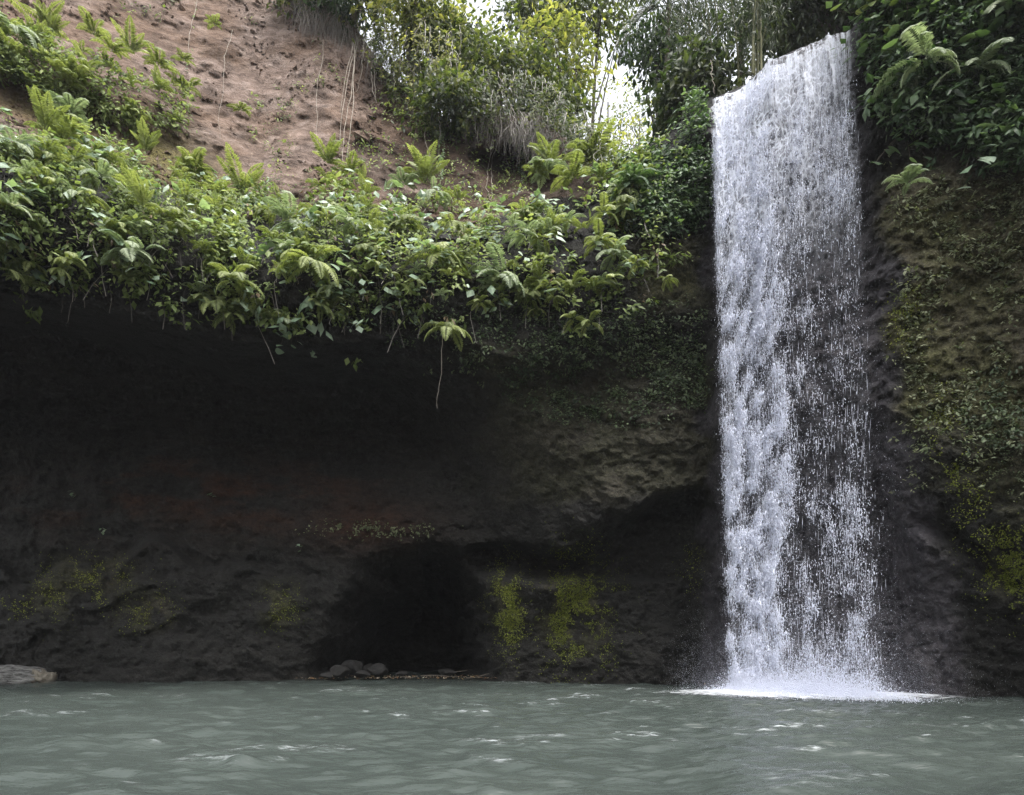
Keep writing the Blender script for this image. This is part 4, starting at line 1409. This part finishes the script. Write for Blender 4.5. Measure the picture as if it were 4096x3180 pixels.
for i, a_ in enumerate([
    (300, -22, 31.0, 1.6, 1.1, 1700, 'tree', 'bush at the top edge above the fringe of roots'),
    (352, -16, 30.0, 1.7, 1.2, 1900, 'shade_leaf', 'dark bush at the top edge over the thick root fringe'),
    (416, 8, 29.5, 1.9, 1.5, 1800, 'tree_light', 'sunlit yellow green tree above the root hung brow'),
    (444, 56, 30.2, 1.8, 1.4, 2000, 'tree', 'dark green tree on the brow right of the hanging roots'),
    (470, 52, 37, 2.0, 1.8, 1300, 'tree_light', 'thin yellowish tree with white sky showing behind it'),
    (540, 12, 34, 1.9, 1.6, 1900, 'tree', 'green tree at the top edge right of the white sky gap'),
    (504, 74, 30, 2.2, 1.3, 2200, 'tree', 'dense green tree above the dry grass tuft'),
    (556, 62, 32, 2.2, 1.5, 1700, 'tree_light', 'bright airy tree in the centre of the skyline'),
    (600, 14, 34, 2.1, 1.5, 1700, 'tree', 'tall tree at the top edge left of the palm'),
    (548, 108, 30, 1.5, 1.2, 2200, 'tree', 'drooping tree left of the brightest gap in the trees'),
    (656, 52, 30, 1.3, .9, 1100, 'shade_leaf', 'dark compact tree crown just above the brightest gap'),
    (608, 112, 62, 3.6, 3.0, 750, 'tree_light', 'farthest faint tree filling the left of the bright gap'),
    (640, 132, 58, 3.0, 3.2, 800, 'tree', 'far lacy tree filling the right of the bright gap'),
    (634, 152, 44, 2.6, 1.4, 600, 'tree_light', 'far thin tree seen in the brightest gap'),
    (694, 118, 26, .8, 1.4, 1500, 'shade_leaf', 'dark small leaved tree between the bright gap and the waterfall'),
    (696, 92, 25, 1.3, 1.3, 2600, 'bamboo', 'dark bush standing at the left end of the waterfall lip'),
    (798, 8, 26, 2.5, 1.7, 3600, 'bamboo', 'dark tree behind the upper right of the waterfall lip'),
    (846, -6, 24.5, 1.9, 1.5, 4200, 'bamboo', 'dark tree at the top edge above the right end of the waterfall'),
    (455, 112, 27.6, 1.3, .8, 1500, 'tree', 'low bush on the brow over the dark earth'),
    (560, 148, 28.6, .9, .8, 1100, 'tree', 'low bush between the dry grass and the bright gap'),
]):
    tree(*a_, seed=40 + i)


def bamboo(u, v_base, D, height, label, ncul=7, lean=0.0, seed=0, spread=1.0, leaves_per=170):
    r = np.random.default_rng(seed)
    B = at(u, v_base, D)
    t = thing('bamboo_clump', label, 'bamboo', B)
    P, T, N, L = [], [], [], []
    for i in range(ncul):
        h = height * r.uniform(.75, 1.1)
        dx = r.normal(lean, .28)
        dy = r.normal(0, .25)
        s_ = np.linspace(0, 1, 14)
        x = r.normal(0, .25) + dx * h * .5 * s_ ** 2.2 * spread
        y = r.normal(0, .25) + dy * h * .4 * s_ ** 2
        z = h * (s_ - .16 * s_ ** 3)
        pts = np.stack([x, y, z], -1)
        V, q = tube(pts, .04 * (1.1 - s_), 6)
        mb = MB()
        mb.add(V, q)
        link('culm', mb.me('culm', M['culm'], True), t)
        for j in range(leaves_per):
            s0 = r.uniform(.28, 1)
            p = np.array([np.interp(s0, s_, pts[:, c]) for c in range(3)]) + r.normal(0, 1, 3) * np.array([.55, .45, .35])
            P.append(p)
            T.append(np.array([r.normal(0, .5), r.normal(0, .5), -r.uniform(.3, 1.1)]))
            L.append(r.uniform(.18, .42))
    P, T, L = np.array(P), np.array(T), np.array(L)
    N = unit(r.normal(0, .6, P.shape) + np.array([0, -.4, .6]))
    leaf_obj('foliage', M['bamboo'], P, T, N, L, L * .15, r.uniform(0, 1, len(P)), t, .05, .1)
    return t


bamboo(712, 100, 25.0, 6.0, 'bamboo clump rising behind the left end of the waterfall lip', 8, -.2, 3)
bamboo(752, 84, 23.5, 5.0, 'leaning bamboo clump behind the middle of the waterfall lip', 8, .15, 4)
bamboo(688, 125, 29.0, 8.0, 'tall thin bamboo clump right of the palm', 5, -.1, 5, 1.0, 70)


def palm(u, v_crown, D, L, label, n=11, seed=0, trunk=True):
    r = np.random.default_rng(seed)
    C = at(u, v_crown, D)
    hz = C[2] - (CAM_H + (VH - float(sky_v(u))) / F * float(cliff_D(u, sky_v(u))))
    hz = max(hz, 1.5)
    B = C - np.array([0, 0, hz])
    t = thing('palm_tree', label, 'palm tree', B)
    s_ = np.linspace(0, 1, 9)
    pts = np.stack([.3 * np.sin(s_ * 1.5), 0 * s_, s_ * hz], -1)
    pts[:, 0] -= pts[-1, 0]
    V, q = tube(pts, np.linspace(.15, .10, 9), 8)
    mb = MB()
    mb.add(V, q)
    link('trunk', mb.me('trunk', M['bark'], True), t)
    for i in range(n):
        az = i / n * 6.283 + r.uniform(-.25, .25)
        tt_ = np.linspace(0, 1, 16)
        an = R(r.uniform(25, 65)) - R(r.uniform(85, 120)) * tt_
        x = np.concatenate([[0], np.cumsum(np.cos(an[1:]))]) / 15 * L
        z = np.concatenate([[0], np.cumsum(np.sin(an[1:]))]) / 15 * L
        rp = np.stack([x, 0 * x, z], -1)
        Vt, qt = tube(rp, .025 * (1.1 - tt_), 4)
        m2 = MB()
        m2.add(Vt, qt, .3)
        pr = 34
        tp = np.linspace(.12, 1, pr)
        pp = np.stack([np.interp(tp, tt_, rp[:, c]) for c in range(3)], -1)
        Tg = unit(np.gradient(pp, axis=0))
        for sd in (-1, 1):
            dr = unit(np.tile([0, sd * 1.0, 0], (pr, 1)) + .55 * Tg + np.array([0, 0, -.45]) + r.normal(0, .08, (pr, 3)))
            ll = L * .30 * np.sin(np.pi * tp ** .8 * .93 + .12) ** .6
            V3, F3 = leaves(pp, dr, np.tile([0, 0, 1.0], (pr, 1)), ll, np.full(pr, .055), .05, .25)
            m2.add(V3, F3, np.repeat(r.uniform(.1, .8, pr), 5))
        link('frond', m2.me('frond', M['bamboo']), t, (0, 0, hz), (0, 0, az))
    return t


palm(668, 6, 29, 3.2, 'palm with dark drooping fronds right of the centre skyline', 12, 2)
palm(742, 22, 28, 2.8, 'dark palm behind the left half of the waterfall lip', 11, 6)


# ------------------------------------------------------------------ hanging roots, vines and dry grass
def vine(pix, D, rad, mat, label, name='hanging_vine', cat='vine', leafy=0, leafm='broad', group=None, strands=1, seed=0, ls=.12):
    r = np.random.default_rng(seed + int(pix[0][0]))
    P0 = at(pix[0][0], pix[0][1], D if D else cliff_D(np.array([pix[0][0]]), np.array([pix[0][1]]))[0] - .25)
    t = thing(name, label, cat, P0, group)
    p = np.array(pix, float)
    for k in range(strands):
        s_ = np.linspace(0, 1, 16)
        ui = np.interp(s_, np.linspace(0, 1, len(p)), p[:, 0]) + k * r.uniform(-3.5, 3.5) * (1 - .5 * s_)
        ln = 1.0 if k == 0 else r.uniform(.55, 1)
        vi = p[0, 1] + (np.interp(s_, np.linspace(0, 1, len(p)), p[:, 1]) - p[0, 1]) * ln
        if D:
            Dd = D + k * .05
        else:
            Dd = cliff_D(ui, vi) - .22 - .35 * np.sin(np.pi * s_)
            Dd = np.convolve(np.concatenate([[Dd[0]] * 2, Dd, [Dd[-1]] * 2]), np.ones(5) / 5, 'valid')
        Q = at(ui, vi, Dd) - P0
        Q[:, 0] += .035 * np.cumsum(r.normal(0, 1, 16)) + .03 * np.sin(s_ * r.uniform(6, 14) + k)
        V, q = tube(Q, 0.95 * rad * np.linspace(1.2, .5, 16) * r.uniform(.8, 1.25, 16), 5)
        mb = MB()
        mb.add(V, q)
        link('stem', mb.me('stem', M[mat], True), t)
        if leafy:
            for q_ in range(leafy):
                link('leaf', r.choice(HEART_ME[leafm]), t, Q[r.integers(2, 16)] + r.normal(0, .06, 3), (r.normal(0, .4), r.uniform(.1, .9), -1.57 + r.normal(0, .9)), ls * r.uniform(.7, 1.3))
    return t


vine([(357, 12), (353, 60), (348, 110), (343, 172)], None, .018, 'root', 'longest pale root strands hanging down the earth slope to the ledge rim', 'hanging_root', 'root', strands=4)
vine([(371, 40), (372, 75), (374, 103)], None, .022, 'root', 'short thick pale root with frayed tip right of the longest strands', 'hanging_root', 'root', strands=2)
vine([(365, 20), (364, 60), (361, 92)], None, .014, 'root', 'thin looping root between the longest strands and the frayed root', 'hanging_root', 'root', strands=2)
vine([(199, -20), (196, 25), (189, 70)], None, .012, 'root', 'thin vine hanging alone over the bare earth at upper left', strands=1, leafy=14, ls=.1)
vine([(232, 30), (225, 70), (220, 140)], None, .011, 'root', 'fine straight vine over the middle of the bare earth', strands=1)
vine([(322, 40), (320, 100), (316, 150)], None, .011, 'root', 'fine vine on the earth left of the longest root strands', strands=1)
vine([(443, 120), (441, 165), (440, 205)], None, .016, 'culm', 'leafy vine with whitish leaves hanging left of the dark hollow', leafy=60, strands=2)
vine([(425, 105), (428, 150), (436, 198)], None, .012, 'root', 'bare slanting vine left of the whitish leafed vine', strands=1)
vine([(493, 140), (491, 170), (488, 200)], None, .014, 'root', 'bare grey vine in front of the dark hollow', strands=2)
vine([(528, 128), (527, 165), (525, 200)], None, .016, 'culm', 'leafy vine with whitish leaves hanging right of the dark hollow', leafy=70, strands=2)
vine([(536, 130), (536, 165), (536, 192)], None, .012, 'root', 'thin bare vine right of the whitish leafed vine', strands=1)
vine([(508, 135), (507, 160), (507, 185)], None, .010, 'root', 'short thin vine in the middle of the dark hollow', strands=1)
vine([(444, 322), (443, 365), (441, 408)], 21.4, .009, 'root', 'thin thread like vine dangling below the ledge in front of black shade', strands=1)
vine([(711, 60), (712, 80), (713, 94)], 21.0, .012, 'root', 'pale twig vine dropping to the left end of the waterfall lip', strands=1)


def grass_tuft(u, v, D, n, w_, h_, label, mat='dry', name='dry_grass', cat='dry grass', seed=0):
    r = np.random.default_rng(seed)
    B = at(u, v, cliff_D(np.array([u]), np.array([v]))[0] - .9)
    V, Fc = [], []
    mb = MB()
    for i in range(n):
        x0 = r.normal(0, w_)
        l = h_ * r.uniform(.25, 1.15) 
        z0 = r.normal(0, .30) - .25 * x0 / w_ * h_ * .5
        s_ = np.linspace(0, 1, 6)
        out_ = r.uniform(.0, .55)
        p = np.stack([x0 + r.normal(0, .30) * s_ + .06 * np.sin(s_ * r.uniform(2, 7) + r.uniform(0, 6)), -out_ * np.sin(s_ * 1.7) + r.normal(0, .1), .25 * np.sin(s_ * np.pi * .6) - l * s_ ** 1.5 + z0], -1)
        wd = .012 * (1.15 - s_)
        a_ = p + np.stack([wd, 0 * wd, 0 * wd], -1)
        b_ = p - np.stack([wd, 0 * wd, 0 * wd], -1)
        ii = np.arange(5)
        mb.add(np.concatenate([a_, b_]), np.stack([ii, ii + 1, ii + 7, ii + 6], -1), r.uniform(0, 1))
    o = link(name, mb.me(name, M[mat]), None, B)
    return tag(o, label, cat)


grass_tuft(500, 124, 0, 330, .75, 1.3, 'grey dry grass tuft hanging over the dark hollow under the skyline', seed=1)
grass_tuft(541, 130, 0, 220, .5, 1.5, 'smaller dry grass tuft right of the dark hollow', seed=2)
grass_tuft(178, 218, 19.9, 150, .25, 1.0, 'pale dead grass hanging inside the left ledge greenery', seed=3)
grass_tuft(315, 14, 26.5, 240, .5, 1.6, 'fringe of pale roots hanging at the top edge above bare earth', mat='dry', name='root_fringe', cat='roots', seed=4)
grass_tuft(343, 22, 25.6, 260, .45, 1.9, 'thick fringe of pale roots beside the longest hanging strands', mat='dry', name='root_fringe', cat='roots', seed=5)
grass_tuft(386, 55, 25.6, 160, .35, 1.9, 'dark rooted fringe hanging below the sunlit tree', mat='dry', name='root_fringe', cat='roots', seed=6)


# ------------------------------------------------------------------ moss patches
def moss_patch(u, v, ru, rv, n, label, mat='moss', Lr=(.03, .065), seed=0, name='moss_patch', cat='moss', out=.05):
    r = np.random.default_rng(seed + int(u + v))
    uu_ = u + r.normal(0, .5, n * 3) * ru
    vv_ = v + r.normal(0, .5, n * 3) * rv
    nn = fbm(at(uu_, vv_, 24 + 0 * uu_) * 1.7, 3, 140)
    nn2 = fbm(at(uu_, vv_, 24 + 0 * uu_) * 6, 2, 141)
    k = (nn + .5 * nn2 + r.normal(0, .1, n * 3)) > 0.0
    uu_, vv_ = uu_[k][:n], vv_[k][:n]
    P, N = surf(uu_, vv_, 0.03)
    m = len(P)
    P = P + N * r.uniform(0, out, (m, 1))
    C = P.mean(0)
    T = N * .6 + r.normal(0, .7, (m, 3)) + np.array([0, 0, -.2])
    L = r.uniform(Lr[0], Lr[1], m)
    V, Fc = leaves(P - C, T, unit(N * .6 + np.array([0, 0, .6]) + r.normal(0, .4, (m, 3))), L, L * .7)
    o = link(name, mesh(name, V, Fc, M[mat], {'tint': np.repeat(np.clip(r.normal(.5, .25, m), 0, 1), 5)}), None, C)
    return tag(o, label, cat)


for i, a_ in enumerate([
    (507, 606, 20, 42, 4200, 'bright yellow green moss patch nearest the cave mouth'),
    (571, 610, 42, 58, 8000, 'largest bright moss patch right of the cave'),
    (280, 605, 24, 26, 420, 'small moss patch left of the cave on the dark lower wall'),
    (92, 574, 44, 22, 700, 'wide faint moss patch high on the lower left wall'),
    (52, 596, 22, 26, 380, 'faint moss patch at far left below the wide one'),
    (145, 610, 34, 22, 420, 'faint moss patch above the curved crack in the lower wall'),
    (100, 598, 12, 10, 130, 'tiny bright moss spot between the faint patches at left'),
    (10, 606, 20, 14, 220, 'moss spots at the left edge of the lower wall'),
    (692, 566, 16, 30, 220, 'faint moss streak on the rock just left of the waterfall foot'),
    (1012, 568, 30, 44, 3600, 'bright green moss clump at the right edge above the water'),
    (942, 420, 18, 40, 420, 'yellow green moss strip on the wall right of the waterfall'),
    (955, 462, 10, 40, 330, 'narrow yellow moss strip below the upper strip on the right'),
    (975, 510, 26, 56, 520, 'dull green moss strip low on the right hand wall'),
    (905, 318, 22, 30, 420, 'green moss spot beside the right side of the waterfall'),
]):
    o = moss_patch(*a_, seed=i)
    if i not in (0, 1, 9):
        o['kind'] = 'stuff'
moss_patch(378, 529, 60, 8, 420, 'row of pale seedlings on the reddish toe above the cave', 'seedling', (.06, .13), 77, 'seedling_patch', 'seedlings', .12)['kind'] = 'stuff'
moss_patch(345, 300, 20, 9, 300, 'dark green moss cushion under the single pale frond', 'moss', (.05, .09), 78, out=.1)
for (u, v, lab) in [(104, 532, 'two bluish leaves alone on the dark left wall'), (216, 497, 'small green sprig alone on the red stained wall'), (76, 496, 'tiny green sprig at left on the red stained wall'), (303, 546, 'pale sprig on the dark rock left of the cave roof')]:
    broad_plant(u, v, .17, 5, 'broad', lab, out=.12, spread=.10, name='sprig', cat='sprig')


# ------------------------------------------------------------------ boulders, log, litter
def boulder(u, v, D, sx, sy, sz, label, seed):
    r = np.random.default_rng(seed)
    import bmesh
    bm = bmesh.new()
    bmesh.ops.create_icosphere(bm, subdivisions=4, radius=1)
    V = np.array([x.co[:] for x in bm.verts])
    Fc = np.array([[x.index for x in f.verts] for f in bm.faces])
    bm.free()
    for i in range(9):                                    # chip flat facets
        d = unit(r.normal(0, 1, 3))
        h = r.uniform(.55, .82)
        o_ = V @ d - h
        V = V - np.clip(o_, 0, None)[:, None] * d * .9
    V = V * (1 + .10 * fbm(V * 1.7 + seed, 3, seed)[:, None] + .03 * fbm(V * 6 + seed, 2, seed)[:, None])
    V = V * np.array([sx, sy, sz]) * .82
    P = at(u, v, D)
    V[:, 2] -= V[:, 2].min() * 1.0
    o = link('boulder', mesh('boulder', V, Fc, M['boulder'], None, True), None, (P[0], P[1], P[2]), (0, 0, r.uniform(0, 6)))
    return tag(o, label, 'boulder', 'boulders at the cave mouth')


for i, (u, v, D, sx, sy, sz, lab) in enumerate([
    (340, 678.0, 27.2, .60, .5, .40, 'largest rounded boulder left in the cave mouth'),
    (352, 675.5, 28.0, .62, .5, .48, 'dark boulder leaning behind the largest one'),
    (378, 677.0, 27.5, .66, .55, .34, 'wide flat topped boulder right of the largest one'),
    (362, 678.2, 26.9, .45, .4, .20, 'low boulder between the two big ones'),
    (327, 678.5, 26.9, .40, .35, .18, 'small boulder at the left end of the row'),
    (368, 673.0, 28.5, .40, .35, .28, 'small dark boulder behind the flat topped one'),
    (447, 675.5, 28.0, .55, .5, .20, 'low dark boulder at the right side of the cave floor'),
    (402, 676.5, 27.6, .35, .3, .16, 'small stone right of the flat topped boulder'),
]):
    boulder(u, v, D, sx, sy, sz, lab, 200 + i)

# driftwood
Lp = at(-26, 676, 25.3)
lg = thing('driftwood_log', 'grey weathered driftwood log lying in shallow water at the left edge', 'log', (Lp[0], Lp[1], 0))


def log_geo(p0, p1, r0, r1, seed, n=60, k=40):
    s_ = np.linspace(0, 1, n)
    ax = np.array(p0)[None] * (1 - s_[:, None]) + np.array(p1)[None] * s_[:, None]
    ax[:, 2] += .06 * np.sin(s_ * 5 + seed)
    an = np.linspace(0, 2 * np.pi, k, endpoint=False)
    S, A = np.meshgrid(s_, an, indexing='ij')
    rr_ = (r0 + (r1 - r0) * S)
    rr_ = rr_ * (1 + .42 * fbm(np.stack([np.cos(A) * 1.6, np.sin(A) * 1.6, S * 2.5 + seed], -1), 3, seed) + .50 * fbm(np.stack([np.cos(A) * 5, np.sin(A) * 5, S * 3 + seed], -1), 3, seed + 2))
    rr_ = rr_ * np.where(S > .94, 1 - (S - .94) * 9, 1)
    V = np.stack([ax[:, 0][:, None] + 0 * A, ax[:, 1][:, None] + np.cos(A) * rr_, ax[:, 2][:, None] + np.sin(A) * rr_ * .85], -1).reshape(-1, 3)
    i = np.arange(n * k).reshape(n, k)
    j = np.roll(i, -1, 1)
    q = np.stack([i[:-1], j[:-1], j[1:], i[1:]], -1).reshape(-1, 4)
    c = len(V)
    V = np.concatenate([V, [ax[-1]]])
    tri = np.stack([i[-1], j[-1], np.full(k, c)], -1)
    return V, [q, tri]


V, q = log_geo((0, 0, .22), (2.6, .1, .14), .52, .34, 4)
link('trunk', mesh('trunk', V, q, M['log'], None, True), lg)
V, q = log_geo((2.30, .05, .18), (3.0, .0, .22), .33, .20, 8, 24, 28)
link('broken_end', mesh('broken_end', V, q, M['log_end'], None, True), lg)

# fallen leaves along the shore
n = 1300
u = rng.uniform(120, 720, n)
D = d_base(u) - rng.uniform(-.1, .25, n) + np.where((u > 330) & (u < 485), rng.uniform(0, 2.0, n), 0)
keep = rng.uniform(0, 1, n) < np.where((u > 310) & (u < 500), .9, .35)
u, D = u[keep], D[keep]
P = np.stack([(u - U0) / F * D, D, np.full(len(u), .06)], -1)
P[:, 2] += rng.uniform(0, .06, len(u))
T = np.stack([rng.normal(0, 1, len(u)), rng.normal(0, 1, len(u)), rng.normal(0, .15, len(u))], -1)
L = rng.uniform(.05, .14, len(u))
tag(leaf_obj('leaf_litter', M['litter'], P, T, unit(np.stack([rng.normal(0, .3, len(u)), rng.normal(-.3, .3, len(u)), np.ones(len(u))], -1)), L, L * .5, rng.uniform(0, 1, len(u)) ** 1.5),
    'fallen leaves strewn along the water edge below the cave', 'leaf litter', kind='stuff')
for i, (u, v, D, ln, az, lab) in enumerate([
    (440, 676, 27.6, 1.5, .1, 'long pale stick lying on the right side of the cave floor'),
    (455, 673, 28.2, 1.1, -.25, 'shorter stick behind the long pale one'),
    (410, 677, 27.2, .7, .6, 'short pale stick beside the orange fallen leaves'),
    (478, 678, 27.0, .9, .05, 'thin stick at the right corner of the cave mouth'),
]):
    r = np.random.default_rng(i)
    s_ = np.linspace(0, 1, 8)
    p = np.stack([(s_ - .5) * ln * math.cos(az), (s_ - .5) * ln * math.sin(az), .03 * np.sin(s_ * 5 + i) + .14 * s_ * (i % 2)], -1)
    V, q = tube(p, .022 * (1.2 - .6 * s_), 5)
    mb = MB()
    mb.add(V, q)
    P = at(u, v, D)
    tag(link('stick', mb.me('stick', M['bark'], True), None, P), lab, 'stick', 'sticks on the cave floor')


# ------------------------------------------------------------------ thin haze volume added to lift the darkest tones
hz = NT('black_lift_haze')
pv = hz.n('ShaderNodeVolumePrincipled')
pv.inputs['Color'].default_value = (0.92, 0.95, 1.0, 1)
pv.inputs['Density'].default_value = 0.0003
pv.inputs['Anisotropy'].default_value = 0.3
hz.l(pv.outputs[0], hz.out.inputs['Volume'])
b = 170.0
hv = [(x, y, z) for z in (-2.6, 48.0) for y in (-b, b) for x in (-b, b)]
hf = np.array([[0, 2, 3, 1], [4, 5, 7, 6], [0, 1, 5, 4], [2, 6, 7, 3], [0, 4, 6, 2], [1, 3, 7, 5]])
tag(link('haze', mesh('haze', hv, hf, hz.m)), 'thin haze added through the gorge to lift the darkest tones', 'haze', kind='stuff')
SC.cycles.volume_bounces = 0
